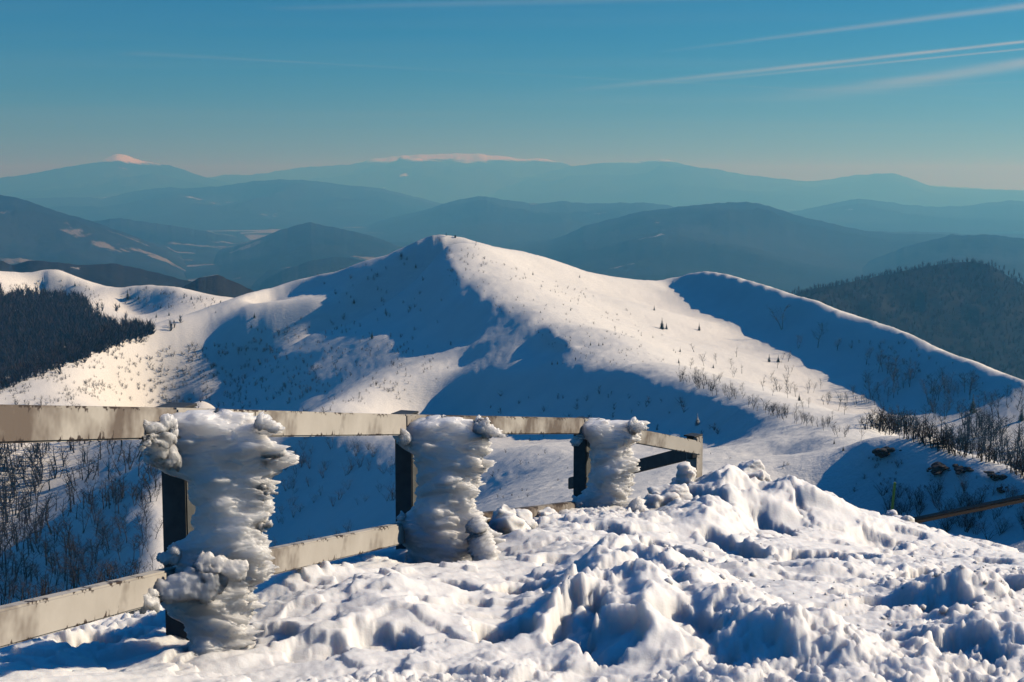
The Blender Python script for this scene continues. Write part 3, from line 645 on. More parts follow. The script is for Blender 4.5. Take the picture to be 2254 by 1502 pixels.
# footprints and hollows
for a in [(1148, 1318, .30, .55, .40, .15), (1112, 1412, .32, .36, .28, .3), (1000, 1300, .26, .34, .12, .2), (845, 1432, .30, .36, .15, .1), (1270, 1410, .26, .60, .24, -.25), (1300, 1345, .22, .42, .18, -.2), (1350, 1450, .30, .5, .20, -.1),
          (1335, 1180, .28, .55, .13, .5), (1370, 1188, .28, .5, .10, .2), (1445, 1208, .26, .6, .17, .1), (1500, 1235, .28, .6, .18, .3), (1640, 1215, .30, .7, .22, .1), (1590, 1195, .26, .6, .15, .2), (1810, 1240, .72, .60, .24, -.2), (1880, 1235, .36, .5, .16, .2), (1930, 1190, .55, .5, .12, .3), (1990, 1178, .40, .5, .10, -.3), (2050, 1275, .45, 1.0, .26, -.45),
          (1920, 1205, .5, .4, .10, .2), (1690, 1170, .4, .7, .15, .2), (1550, 1130, .35, .9, .14, .2), (2200, 1390, .55, .60, .24, .2), (2120, 1460, .4, .45, .18, .1), (1890, 1400, .34, .28, .09, .3), (1800, 1385, .2, .2, .07, 0), (1830, 1330, .16, .16, .06, 0), (2090, 1350, .3, .36, .12, .2), (1950, 1335, .5, .25, .10, -.3), (1720, 1260, .6, .26, .12, -.15),
          (1500, 1430, .34, .5, .12, .2), (1430, 1260, .28, .4, .12, .1), (1230, 1260, .26, .36, .10, .3), (690, 1450, .3, .3, .09, 0), (590, 1430, .25, .3, .10, .4), (200, 1440, .5, .4, .13, .2), (1040, 1350, .2, .25, .08, .1), (2180, 1250, .3, .5, .14, -.2), (2220, 1310, .3, .4, .14, .2), (1980, 1430, .3, .3, .09, .1), (1650, 1480, .3, .3, .1, .2)]:
    carve(*a)
# clods and crumbs: rounded lumps of several sizes, only where the snow is churned
wx = gx + 0.06 * fbm(gx * 6, gy * 6, 3, 91); wy = gy + 0.06 * fbm(gx * 6 + 9, gy * 6, 3, 95)
hard = sstep(0.25, 0.6, churn)
d, rid = worley(wx / 0.42, wy / 0.42, 99); d2, rid2 = worley(wx / 0.2, wy / 0.2, 100)
gz += hard * (0.024 * (rid - 0.5) + 0.016 * (rid2 - 0.5))                       # broken crust plates
for sc, amp, seed, keep in ((0.30, 0.014, 101, 0.25), (0.15, 0.017, 103, 0.35), (0.075, 0.017, 105, 0.45), (0.036, 0.011, 107, 0.5)):
    d, rid = worley(wx / sc, wy / sc, seed); r = 0.30 + 0.34 * ((rid * 7.13) % 1.0)
    lump = np.sqrt(np.clip(1 - (d / r) ** 2, 0, 1)) * (rid < keep + 0.25 * churn)
    gz += amp * churn * lump * (0.5 + 0.9 * ((rid * 3.7) % 1.0))
gz += (0.003 + 0.020 * churn) * (0.5 - np.abs(fbm(wx / 0.22, wy / 0.22, 4, 111, 0.6)))
gz += (0.004 + 0.008 * churn) * fbm(gx / 0.10, gy / 0.10, 3, 114, 0.6)
gz += 0.010 * ridged((gx * 0.8 + gy * 0.6) / 0.5, (gx * -0.6 + gy * 0.8) / 0.13, 3, 117) * (1 - churn)
# wind crust steps on the smooth places
st = fbm(gx / 0.9, gy / 0.9, 4, 121); gz += 0.022 * sstep(0.02, 0.04, st) + 0.018 * sstep(-0.3, -0.28, st)
gz -= 0.03 * churn
fg = mesh_obj('foreground_snow', np.stack([gx, gy, gz], -1).reshape(-1, 3), grid_faces(FR, FA)[:, ::-1], M_FG)
tag(fg, kind='structure')
def fg_z(x, y):
    j = np.clip((np.arctan2(x, y) - fang[0]) / (fang[1] - fang[0]), 0, FA - 1.001); i = np.clip(np.log(np.hypot(x, y) / frad[0]) / math.log(frad[1] / frad[0]), 0, FR - 1.001)
    return gz[np.round(i).astype(int), np.round(j).astype(int)]
# loose lumps lying on the snow
def ico(sub):
    bm = bmesh.new(); bmesh.ops.create_icosphere(bm, subdivisions=sub, radius=1); bm.verts.ensure_lookup_table()
    v = np.array([p.co[:] for p in bm.verts]); f = np.array([[q.index for q in p.verts] for p in bm.faces]); bm.free(); return v, f
IV0, IF0 = ico(1); IV1, IF1 = ico(2); IV2, IF2 = ico(3)
rs = np.random.default_rng(5); V = []; FF = []; nv = 0
for k in range(900):
    px, py = rs.uniform(560, 2254), rs.uniform(1110, 1500)
    if rs.random() < 0.4: px, py = rs.uniform(1350, 2254), rs.uniform(1290, 1500)
    a, b = ray(px, py); Y = 2.1 / max(0.15, -b) * 0.98; x, y = a * Y, Y
    i = np.argmin(np.abs(frad - math.hypot(x, y))); j = int(np.clip(round((math.atan2(x, y) - fang[0]) / (fang[1] - fang[0])), 0, FA - 1))
    if rs.random() > churn[i, j] * 1.3: continue
    r = 0.006 + 0.022 * rs.random() ** 4
    v = IV0 * (1 + 0.5 * perlin3(IV0[:, 0] * 1.5 + k, IV0[:, 1] * 1.3, IV0[:, 2] * 1.3, 131)[:, None]) * r * np.array([1, rs.uniform(.7, 1.2), rs.uniform(.6, .95)])
    an = rs.uniform(0, 6.28); c, s = math.cos(an), math.sin(an); v = v @ np.array([[c, s, 0], [-s, c, 0], [0, 0, 1]])
    V.append(v + np.array([x, y, gz[i, j] + r * 0.05])); FF.append(IF0 + nv); nv += len(IV0)
crumbs = mesh_obj('snow_crumbs', np.concatenate(V), np.concatenate(FF), M_FG); tag(crumbs, 'loose white snow crumbs scattered over the trampled foreground', 'snow', kind='stuff')
# ------------------------------------------------------------------ iced steel railing
M_RAIL = metal_mat('weathered_rail', 0.35, 0.35); M_RAILD = metal_mat('grimy_rail', 0.95, 0.5); M_RUST = metal_mat('rusty_rail', 1.0, 0.9)
M_POST = plain('dark_post_steel', (0.10, 0.105, 0.105), 0.55, 9.0); M_CAP = plain('cap_plate_steel', (0.05, 0.05, 0.05), 0.5, 14.0)
railing = empty('railing', tuple(P(390, 1470, 5.2)))
tag(railing, 'weathered cream steel railing with rime covered posts along the trampled snow', 'railing')
RO = np.array(railing.location)
RH, RT = 0.115, 0.055
TOP = [P(-520, 882, 3.15), P(0, 889, 4.30), P(390, 898, 5.2), P(895, 913, 7.7), P(1287, 921, 10.1), P(1544, 972, 11.35)]
DROP = 0.605                                   # bottom rail below top rail
def bevel_box(v8, bev=0.006, seg=2):
    bm = bmesh.new(); vs = [bm.verts.new(p) for p in v8]
    for f in ((0, 3, 2, 1), (4, 5, 6, 7), (0, 1, 5, 4), (1, 2, 6, 5), (2, 3, 7, 6), (3, 0, 4, 7)): bm.faces.new([vs[i] for i in f])
    bmesh.ops.recalc_face_normals(bm, faces=bm.faces)
    bmesh.ops.bevel(bm, geom=bm.edges[:], offset=bev, segments=seg, affect='EDGES', clamp_overlap=True)
    return bm
def bm_obj(name, bm, mat, parent, origin, xdir=None):
    """origin = world point used as the object's origin; vertices are given in world space"""
    me = bpy.data.meshes.new(name)
    M = Matrix.Translation(Vector(origin))
    if xdir is not None:
        x = Vector(xdir).normalized(); z = Vector((0, 0, 1)); y = z.cross(x).normalized(); z2 = x.cross(y)
        M = M @ Matrix((x, y, z2)).transposed().to_4x4()
    bm.transform(M.inverted()); bm.to_mesh(me); bm.free()
    for p in me.polygons: p.use_smooth = False
    me.materials.append(mat); o = bpy.data.objects.new(name, me); COL.objects.link(o)
    o.parent = parent
    pw = Matrix.Translation(Vector(RO)) if parent is railing else parent['_w']
    o.matrix_local = (pw.inverted() if not isinstance(pw, str) else Matrix()) @ M
    return o
def beam(name, a, b, h, th, mat, gap=0.0):
    a, b = np.array(a), np.array(b); d = b - a; L = np.linalg.norm(d[:2]); n = np.array([d[1], -d[0], 0]) / L     # n points to the path (right) side
    e = d / np.linalg.norm(d); a = a + e * gap; b = b - e * gap
    up = np.array([0, 0, 1.0]); v = []
    for p in (a, b):
        pass
    v = [a, b, b - n * th, a - n * th, a + 0, b + 0, b - n * th, a - n * th]
    lo = [p - up * h for p in v[:4]]; hi = v[:4]
    bm = bevel_box([*lo, *hi], 0.007, 2)
    return bm_obj(name, bm, mat, railing, a - up * h / 2, e)
for i in range(5):
    a, b = TOP[i], TOP[i + 1]
    if i == 0: continue
    a2 = TOP[0] if i == 1 else a
    mat = M_RAILD if i == 1 else (M_RUST if i == 3 else M_RAIL)
    beam('top_rail', a2, b, RH, RT, M_RAILD if i == 1 else M_RAIL if i != 3 else M_RAILD, 0.002)
    lo = np.array([0, 0, -DROP])
    if i < 4: beam('bottom_rail', a2 + lo, b + lo, RH, RT, M_RAIL if i < 3 else M_RUST, 0.002)
    else: beam('bottom_rail', a + lo, a + (b - a) * 0.55 + lo, RH, RT, M_RUST, 0.002)
# return rail running on behind the end post
E = TOP[5]
beam('return_rail', P(1250, 1052, 13.6), E + np.array([-0.07, 0.04, -0.035]), RH, RT, M_POST, 0.0)
# posts: square steel, set behind the rails, with a cap plate
PW = 0.108
def post(i, x, y, ztop, zbot, dirv, wide=PW, mat=M_POST):
    d = np.array([dirv[0], dirv[1], 0.0]); d /= np.linalg.norm(d); n = np.array([d[1], -d[0], 0])
    c = np.array([x, y, 0.0]); h = wide / 2
    q = [c - d * h - n * h, c + d * h - n * h, c + d * h + n * h, c - d * h + n * h]
    bm = bevel_box([*[p + (0, 0, zbot) for p in q], *[p + (0, 0, ztop) for p in q]], 0.005, 2)
    o = bm_obj('post', bm, mat, railing, (x, y, zbot))
    k = h + 0.016
    q = [c - d * k - n * k, c + d * k - n * k, c + d * k + n * (h - 0.012), c - d * k + n * (h - 0.012)]
    bm = bevel_box([*[p + (0, 0, ztop) for p in q], *[p + (0, 0, ztop + 0.012) for p in q]], 0.002, 1)
    me = bpy.data.meshes.new('cap_plate'); bm.transform(Matrix.Translation(Vector((-x, -y, -zbot)))); bm.to_mesh(me); bm.free(); me.materials.append(M_CAP)
    cp = bpy.data.objects.new('cap_plate', me); COL.objects.link(cp); cp.parent = o
    return o, d, n
posts = []; zbs = []
for i in (2, 3, 4, 5):
    t = TOP[i]; dv = TOP[i + 1] - TOP[i - 1] if i < 5 else TOP[5] - TOP[4]
    dv = dv[:2] / np.linalg.norm(dv[:2]); n = np.array([dv[1], -dv[0]])
    off = RT + PW / 2 + 0.001
    x, y = t[0] - n[0] * off, t[1] - n[1] * off
    want = {2: 393, 3: 896, 4: 1284, 5: 1529}[i]; ss = np.linspace(-0.5, 0.9, 561)     # slide along the rail to where the post stands
    pxs, _ = project(x + dv[0] * ss, y + dv[1] * ss, np.full(561, t[2])); sb = ss[np.argmin(np.abs(pxs - want))]
    x, y = x + dv[0] * sb, y + dv[1] * sb
    nb = TOP[min(5, i + 1)] if sb > 0 and i < 5 else TOP[i - 1]; zt = t[2] + (nb[2] - t[2]) / np.linalg.norm(nb[:2] - t[:2]) * abs(sb)
    zb = float(fg_z(np.array([x]), np.array([y]))[0]) - 0.35
    zbs.append(zb)
    posts.append((post(i, x, y, zt - (0.004 if i < 5 else -0.002), zb, dv, PW if i < 5 else 0.10, M_POST if i < 5 else metal_mat('end_post_paint', 0.7, 0.6)), np.array([x, y]), t))
# collar plate at the head of the nearest post, bolt hole disc on the third
# ------------------------------------------------------------------ rime ice on the posts
def voxel_mesh(name, V, Fc, voxel, mat, parent, origin, freq, amp, seed, smooth_it=2):
    """fuse overlapping lumps into one skin, then roughen it"""
    o = mesh_obj(name + '_raw', V - origin, Fc, None)
    md = o.modifiers.new('remesh', 'REMESH'); md.mode = 'VOXEL'; md.voxel_size = voxel
    sm = o.modifiers.new('smooth', 'SMOOTH'); sm.factor = 0.5; sm.iterations = smooth_it
    dg = bpy.context.evaluated_depsgraph_get(); ev = o.evaluated_get(dg); me = bpy.data.meshes.new_from_object(ev); me.name = name
    old = o.data; bpy.data.objects.remove(o); bpy.data.meshes.remove(old)
    n = len(me.vertices); co = np.empty(n * 3, np.float32); me.vertices.foreach_get('co', co); co = co.reshape(-1, 3).astype(float)
    no = np.empty(n * 3, np.float32); me.vertex_normals.foreach_get('vector', no); no = no.reshape(-1, 3)
    d = np.zeros(n)
    for k, (f, a) in enumerate(zip(freq, amp)):
        d += a * perlin3(co[:, 0] * f * 0.55, co[:, 1] * f * 0.9, co[:, 2] * f * 1.1, seed + 5 * k)
    co += no * d[:, None]
    me.vertices.foreach_set('co', co.astype(np.float32).ravel()); me.update()
    me.polygons.foreach_set('use_smooth', [True] * len(me.polygons)); me.materials.clear(); me.materials.append(mat)
    ob = bpy.data.objects.new(name, me); COL.objects.link(ob); ob.parent = parent
    return ob
class Lumps:
    def __init__(s): s.v = []; s.f = []; s.n = 0
    def add(s, c, r, rot=None, fine=False):
        iv, jf = (IV2, IF2) if fine else (IV1, IF1)
        v = iv * np.asarray(r)
        if rot is not None: v = v @ rot.T
        s.v.append(v + np.asarray(c)); s.f.append(jf + s.n); s.n += len(iv)
    def spike(s, c, d, length, r):
        """a tongue of rime: overlapping flattened plates that thin out towards the tip"""
        d = np.asarray(d, float); d /= np.linalg.norm(d); u = np.cross(d, (0, 1, 0)); u /= np.linalg.norm(u); R = np.stack([d, np.cross(u, d), u], 1)
        g = np.random.default_rng(int(abs(c[0] * 9173 + length * 7919)) % 99991)
        k = max(5, int(length / 0.008))
        for i in range(k):
            t = i / (k - 1); e = r * (1 - 0.72 * t); s.add(np.asarray(c) + d * length * t + g.normal(0, e * 0.32, 3), (e * 2.2, e * 0.9, e * g.uniform(.35, .75)), R)
    def get(s): return np.concatenate(s.v), np.concatenate(s.f)
def rime_column(rows, Y, thick, seed, nz, ns, wind=0.036):
    """a column of rime lofted through front-view rows (py, px left, px right) at distance Y; puffy, combed sideways, its windward
    (right) side drawn out into feathers"""
    sc = Y / F; R_ = np.array(rows, float); rr_ = np.random.default_rng(seed)
    pys = np.linspace(R_[0, 0], R_[-1, 0], nz); k3 = np.ones(9) / 9
    def sm(c):
        v = np.interp(pys, R_[:, 0], R_[:, c]); return np.convolve(np.pad(v, 4, 'edge'), k3, 'valid')
    lf, rt = sm(1), sm(2); ra, rb = ray((lf + rt) / 2, pys); cx, cz = ra * Y, rb * Y; hw = (rt - lf) * sc / 2
    ks = np.arange(nz) / (nz - 1); e = np.sin(np.pi / 2 * np.clip(ks / 0.045, 0.02, 1)) ** 0.7
    th = np.linspace(0, 2 * np.pi, ns, endpoint=False); TH, KZ = np.meshgrid(th, np.arange(nz)); cs, sn = np.cos(TH), np.sin(TH)
    x = hw[KZ] * np.sign(cs) * np.abs(cs) ** 0.75 * (0.3 + 0.7 * e[KZ]); y = thick * e[KZ] * np.sign(sn) * np.abs(sn) ** 0.8 * (1 - 0.30 * np.clip(cs, 0, 1)); z = cz[KZ] + 0 * x
    s0 = seed % 50
    # puffs: creased billows, drawn out sideways
    for f, a, st in ((6.0, 0.046, 0.8), (13.0, 0.026, 0.6), (32.0, 0.013, 0.5), (75.0, 0.006, 0.5)):
        w1 = 0.35 * perlin3(x * f * 0.6, y * f, z * f * 0.6, 330 + s0)
        n = perlin3(x * f * st + w1, y * f * 0.8 + 3.1, z * f * 1.25 + w1, 340 + s0 + int(f)); d = a * (np.abs(n) * 2.0 - 0.55)
        nx_, ny_ = cs * 0.8 + 0.35, sn * 0.9
        x = x + d * nx_; y = y + d * ny_ * 0.8; z = z + d * 0.25
    # feathers on the windward edge
    edge = np.clip(cs, 0, 1) ** 2.5
    q = perlin(z * 16 + 2 * perlin(y * 9, z * 5, 361), y * 7 + seed, 362); q2 = perlin(z * 42, y * 16 + seed, 363); q3 = perlin(z * 95, y * 30 + seed, 364)
    x = x + edge * wind * (np.clip(q, 0, 1) * 1.5 + np.clip(q2, 0, 1) ** 1.5 * 1.3 + 0.5 * np.clip(q3, 0, 1))
    lee = np.clip(-cs, 0, 1) ** 2.5; x = x - lee * 0.020 * np.clip(perlin(z * 30, y * 12 + seed, 365), 0, 1)
    V = np.stack([cx[KZ] + x, Y + y, z], -1).reshape(-1, 3); idx = np.arange(nz * ns).reshape(nz, ns); nxt = np.roll(idx, -1, 1)
    Fq = np.stack([idx[:-1], nxt[:-1], nxt[1:], idx[1:]], -1).reshape(-1, 4); Fq = np.concatenate([Fq[:, [0, 1, 2]], Fq[:, [0, 2, 3]]])
    top, bot = len(V), len(V) + 1; V = np.concatenate([V, V[:ns].mean(0, keepdims=True) + (0, 0, .012), V[-ns:].mean(0, keepdims=True)])
    Fq = np.concatenate([Fq, np.stack([np.full(ns, top), nxt[0], idx[0]], 1), np.stack([np.full(ns, bot), idx[-1], nxt[-1]], 1)])
    return V, Fq
def tongue(a, b, r0, r1, seed, n=46, ns=26):
    """a flag of rime reaching from point a to point b"""
    a, b = np.array(a), np.array(b); d = b - a; L_ = np.linalg.norm(d); d /= L_; u = np.cross(d, (0, 1, 0)); u /= np.linalg.norm(u); w_ = np.cross(d, u)
    t = np.linspace(0, 1, n); TH, T = np.meshgrid(np.linspace(0, 2 * np.pi, ns, endpoint=False), t); r = (r0 + (r1 - r0) * T) * np.sqrt(np.clip(1 - (T * 0.99) ** 5, 0.02, 1)) * np.sqrt(np.clip(T * 5, 0.0, 1))
    p = a + d * (T[..., None] * L_) + u * (r * np.cos(TH))[..., None] + w_ * (r * 0.7 * np.sin(TH))[..., None]
    for f, am in ((14, 0.020), (36, 0.014), (80, 0.007)):
        nn = perlin3(p[..., 0] * f * .6, p[..., 1] * f, p[..., 2] * f * 1.2, 380 + seed); p = p + (u * np.cos(TH)[..., None] + w_ * np.sin(TH)[..., None] + 0.4 * d) * (am * (np.abs(nn) * 2 - .5) * (1 - .5 * T))[..., None]
    idx = np.arange(n * ns).reshape(n, ns); nxt = np.roll(idx, -1, 1); Fq = np.stack([idx[:-1], nxt[:-1], nxt[1:], idx[1:]], -1).reshape(-1, 4)
    return p.reshape(-1, 3), np.concatenate([Fq[:, [0, 1, 2]], Fq[:, [0, 2, 3]]])
ICE = {
    0: [5.22, 0.10, [(905, 425, 540), (918, 375, 580), (932, 340, 604), (948, 352, 596), (962, 345, 585), (980, 336, 590), (1000, 322, 592), (1018, 330, 600), (1034, 352, 598), (1046, 405, 592), (1070, 418, 590), (1100, 424, 588), (1140, 426, 582), (1180, 424, 574), (1198, 404, 568), (1212, 360, 572), (1225, 356, 576), (1238, 400, 580), (1262, 362, 574), (1290, 350, 560), (1318, 352, 556), (1340, 358, 552), (1360, 400, 552), (1400, 420, 552), (1450, 400, 546), (1490, 385, 545), (1520, 380, 545)]],
    1: [7.72, 0.11, [(916, 945, 1010), (926, 918, 1055), (940, 894, 1085), (955, 875, 1098), (968, 872, 1075), (984, 880, 1068), (1000, 912, 1066), (1030, 920, 1058), (1060, 920, 1048), (1090, 916, 1046), (1115, 908, 1040), (1135, 885, 1042), (1155, 878, 1050), (1170, 893, 1064), (1190, 893, 1072), (1215, 898, 1078), (1235, 915, 1082), (1262, 920, 1085)]],
    2: [10.12, 0.12, [(921, 1290, 1350), (930, 1275, 1378), (945, 1272, 1402), (958, 1276, 1398), (972, 1296, 1392), (990, 1300, 1392), (1020, 1300, 1390), (1050, 1298, 1384), (1080, 1290, 1388), (1095, 1272, 1392), (1110, 1262, 1400), (1130, 1268, 1412), (1150, 1280, 1418)]],
}
TONGUES = {
    0: [((385, 938, 5.05), (316, 936, 4.93), .035, .010), ((390, 962, 5.06), (314, 966, 4.92), .040, .010), ((330, 958, 4.93), (311, 992, 4.93), .020, .007), ((400, 1000, 5.10), (326, 1022, 5.08), .055, .020), ((370, 985, 5.05), (318, 1000, 5.04), .045, .012),
        ((500, 1275, 5.08), (320, 1308, 4.98), .075, .045), ((350, 1310, 4.98), (246, 1350, 4.80), .050, .010), ((400, 1215, 5.12), (345, 1228, 5.10), .035, .012), ((560, 925, 5.15), (612, 944, 5.15), .045, .010), ((420, 1262, 5.06), (548, 1250, 5.08), .06, .04), ((560, 1080, 5.2), (612, 1086, 5.2), .03, .006), ((566, 1165, 5.2), (600, 1160, 5.2), .03, .006), ((570, 1000, 5.2), (622, 1002, 5.2), .035, .006)],
    1: [((1040, 942, 7.66), (1118, 960, 7.62), .060, .010), ((1045, 930, 7.7), (1078, 934, 7.66), .040, .012), ((905, 960, 7.62), (872, 975, 7.6), .05, .02), ((1050, 1165, 7.6), (1076, 1250, 7.52), .070, .085), ((1040, 1140, 7.6), (1060, 1180, 7.56), .06, .06), ((892, 1135, 7.64), (872, 1142, 7.62), .035, .018), ((894, 1218, 7.60), (892, 1258, 7.60), .014, .005)],
    2: [((1380, 938, 10.05), (1428, 944, 10.0), .065, .012), ((1282, 955, 10.05), (1262, 985, 10.03), .040, .015), ((1278, 1105, 10.0), (1258, 1118, 9.96), .06, .03), ((1385, 1110, 10.0), (1425, 1138, 9.92), .09, .05)]}
for k, (Y, th_, rows) in ICE.items():
    (po, d, n), xy, t = posts[k]; res = ((300, 172), (240, 140), (190, 115))[k]
    V, Fc = rime_column(rows, Y, th_, 31 + 7 * k, *res); VV, FF_, nn_ = [V], [Fc], len(V)
    for q, (a, b, r0, r1) in enumerate(TONGUES[k]):
        v, f = tongue(P(*a), P(*b), r0, r1, q); VV.append(v); FF_.append(f + nn_); nn_ += len(v)
    po_w = np.array([xy[0], xy[1], zbs[k]])
    ob = mesh_obj('rime_ice', np.concatenate(VV) - po_w, np.concatenate(FF_), M_ICE, po)
    ob['label'] = 'thick white rime ice grown to the right of the post'
# blocks and shards of snow thrown up beside the rails
def snow_block(px, py, Y, w, h, dpt, seed, label):
    """a broken block of wind-packed snow: a few tilted slabs fused together"""
    r_ = np.random.default_rng(seed); L = Lumps(); base = P(px, py, Y); cube = np.array([(x, y, z) for z in (-1, 1) for y in (-1, 1) for x in (-1, 1)], float)
    cf = np.array([(0, 2, 1), (1, 2, 3), (4, 5, 6), (5, 7, 6), (0, 1, 4), (1, 5, 4), (2, 6, 3), (3, 6, 7), (0, 4, 2), (2, 4, 6), (1, 3, 5), (3, 7, 5)])
    for q in range(7):
        z = r_.random(); R = np.array(Matrix.Rotation(r_.uniform(-.5, .5), 3, 'X') @ Matrix.Rotation(r_.uniform(-.5, .5), 3, 'Y') @ Matrix.Rotation(r_.uniform(0, 3.1), 3, 'Z'))
        v = (cube * np.array([w, dpt, h]) * r_.uniform(.16, .36, 3)) @ R.T + base + np.array([r_.uniform(-.3, .3) * w, r_.uniform(-.3, .3) * dpt, h * (0.05 + 0.55 * z)])
        L.v.append(v); L.f.append(cf + L.n); L.n += 8
    V, Fc = L.get(); o = voxel_mesh('snow_block', V, Fc, 0.011, M_FG, None, base, (5, 14, 36, 80), (0.03, 0.016, 0.008, 0.004), seed, 2)
    o.location = base; tag(o, label, 'snow block', 'snow blocks thrown up along the railing'); return o
for a in [(1112, 1192, 8.6, .16, .26, .2, 401, 'upright shard of snow right of the second iced post'), (1150, 1180, 8.9, .14, .20, .2, 402, 'small snow shard before the rusty bottom rail'),
          (1190, 1160, 9.4, .16, .14, .2, 403, 'low rounded snow lump at the right end of the rusty bottom rail'), (1465, 1118, 10.7, .34, .30, .3, 404, 'rounded snow block left of the bare end post'),
          (1505, 1085, 11.1, .24, .24, .2, 405, 'leaning snow block touching the bare end post'), (1560, 1098, 11.2, .24, .18, .25, 406, 'low snow block right of the bare end post'),
          (1635, 1108, 11.3, .36, .34, .4, 407, 'tallest snow block standing on the mid crest of trampled snow'), (1765, 1135, 11.6, .34, .26, .4, 408, 'broad snow block beside the dark shaded hollow'),
          (1835, 1128, 12.6, .2, .08, .2, 409, 'flat snow lump on the crest left of the yellow pole'), (1960, 1140, 13.2, .10, .07, .1, 410, 'small snow knob at the foot of the yellow pole'), (1988, 1150, 13.0, .16, .07, .15, 411, 'snow lump where the sloping wooden bar meets the snow')]:
    snow_block(*a)
# yellow marker pole and the sloping bar beyond the crest
def rod(name, a, b, wa, wb, mat, label, cat):
    a, b = np.array(a), np.array(b); d = b - a; d /= np.linalg.norm(d)
    s = np.cross(d, (0, 1, 0)); s /= np.linalg.norm(s); t_ = np.cross(d, s)
    q = []
    for p, w_ in ((a, wa), (b, wb)):
        q += [p - s * w_ - t_ * w_, p + s * w_ - t_ * w_, p + s * w_ + t_ * w_, p - s * w_ + t_ * w_]
    bm = bevel_box([v - a for v in q], min(wa, wb) * 0.35, 2); me = bpy.data.meshes.new(name); bm.to_mesh(me); bm.free(); me.materials.append(mat)
    o = bpy.data.objects.new(name, me); COL.objects.link(o); o.location = a; tag(o, label, cat); return o
rod('marker_pole', P(1957, 1185, 13.35), P(1970, 1062, 13.4), 0.011, 0.011, plain('yellow_pole_paint', (0.60, 0.66, 0.14), 0.5), 'thin yellow green marker pole leaning in the snow crest', 'pole')
rod('wooden_bar', P(1930, 1163, 14.4), P(2330, 1082, 11.6), 0.028, 0.028, plain('weathered_bar_wood', (0.13, 0.105, 0.085), 0.7, 25.0), 'brown weathered bar sloping up to the right beyond the snow crest', 'bar')
# ------------------------------------------------------------------ trees and shrubs
M_BARK = plain('bare_bark', (0.034, 0.028, 0.026), 0.9); M_TWIG = plain('bare_twigs', (0.036, 0.029, 0.027), 0.9)
M_NEEDLE = plain('spruce_needles', (0.018, 0.028, 0.022), 0.9); M_FROST = plain('frosted_needles', (0.35, 0.38, 0.40), 0.9)
class Tubes:
    def __init__(s): s.v = []; s.f = []
    def seg(s, a, b, ra, rb, sides=3):
        a, b = np.asarray(a), np.asarray(b); d = b - a; d = d / (np.linalg.norm(d) + 1e-9)
        u = np.cross(d, (0.31, 0.87, 0.22)); u /= np.linalg.norm(u); w_ = np.cross(d, u); n0 = len(s.v)
        for p, r in ((a, ra), (b, rb)):
            for k in range(sides):
                t = 2 * math.pi * k / sides; s.v.append(p + r * (math.cos(t) * u + math.sin(t) * w_))
        for k in range(sides):
            k2 = (k + 1) % sides; s.f.append((n0 + k, n0 + k2, n0 + sides + k2, n0 + sides + k))
def bare_tree(seed, stems, spread, twigs, thick):
    """unit-height leafless tree: leaning stems (trunk) and two orders of branches (crown)"""
    r = np.random.default_rng(seed); T, C = Tubes(), Tubes()
    for s in range(stems):
        az = r.uniform(0, 6.28); lean = r.uniform(0.05, 0.25) if stems == 1 else r.uniform(0.15, spread)
        p = np.array([0.02 * math.cos(az), 0.02 * math.sin(az), -0.03]); H = r.uniform(0.75, 1.0) if stems > 1 else 1.0
        d = np.array([lean * math.cos(az), lean * math.sin(az), 1.0]); nseg = 5; path = [p]
        for k in range(nseg):
            d = d + r.normal(0, 0.10, 3) * (1, 1, 0.3); d /= np.linalg.norm(d); p = p + d * H / nseg; path.append(p)
        for k in range(nseg):
            T.seg(path[k], path[k + 1], thick * (1 - 0.8 * k / nseg), thick * (1 - 0.8 * (k + 1) / nseg), 4)
        for b in range(twigs // stems):
            t = r.uniform(0.22, 0.98) ** 0.85; i = min(nseg - 1, int(t * nseg)); q = path[i] + (path[i + 1] - path[i]) * (t * nseg - i)
            a2 = r.uniform(0, 6.28); ln = (0.34 - 0.20 * t) * r.uniform(0.6, 1.25) * (0.8 + spread)
            dd = np.array([math.cos(a2), math.sin(a2), r.uniform(0.35, 1.1)]); dd /= np.linalg.norm(dd)
            m = q + dd * ln * 0.55; e = m + (dd + (0, 0, 0.35) + r.normal(0, 0.15, 3)) * ln * 0.5
            C.seg(q, m, thick * 0.36, thick * 0.26); C.seg(m, e, thick * 0.26, thick * 0.14)
            for z in range(2):
                g = m + (e - m) * r.uniform(0.0, 0.8); f = g + (dd * 0.5 + r.normal(0, 0.55, 3) + (0, 0, 0.3)) * ln * 0.42
                C.seg(g, f, thick * 0.20, thick * 0.12)
    return T, C
def mk_mesh(name, tubes, mat):
    me = bpy.data.meshes.new(name); me.from_pydata([tuple(p) for p in tubes.v], [], tubes.f); me.materials.append(mat); me.update(); return me
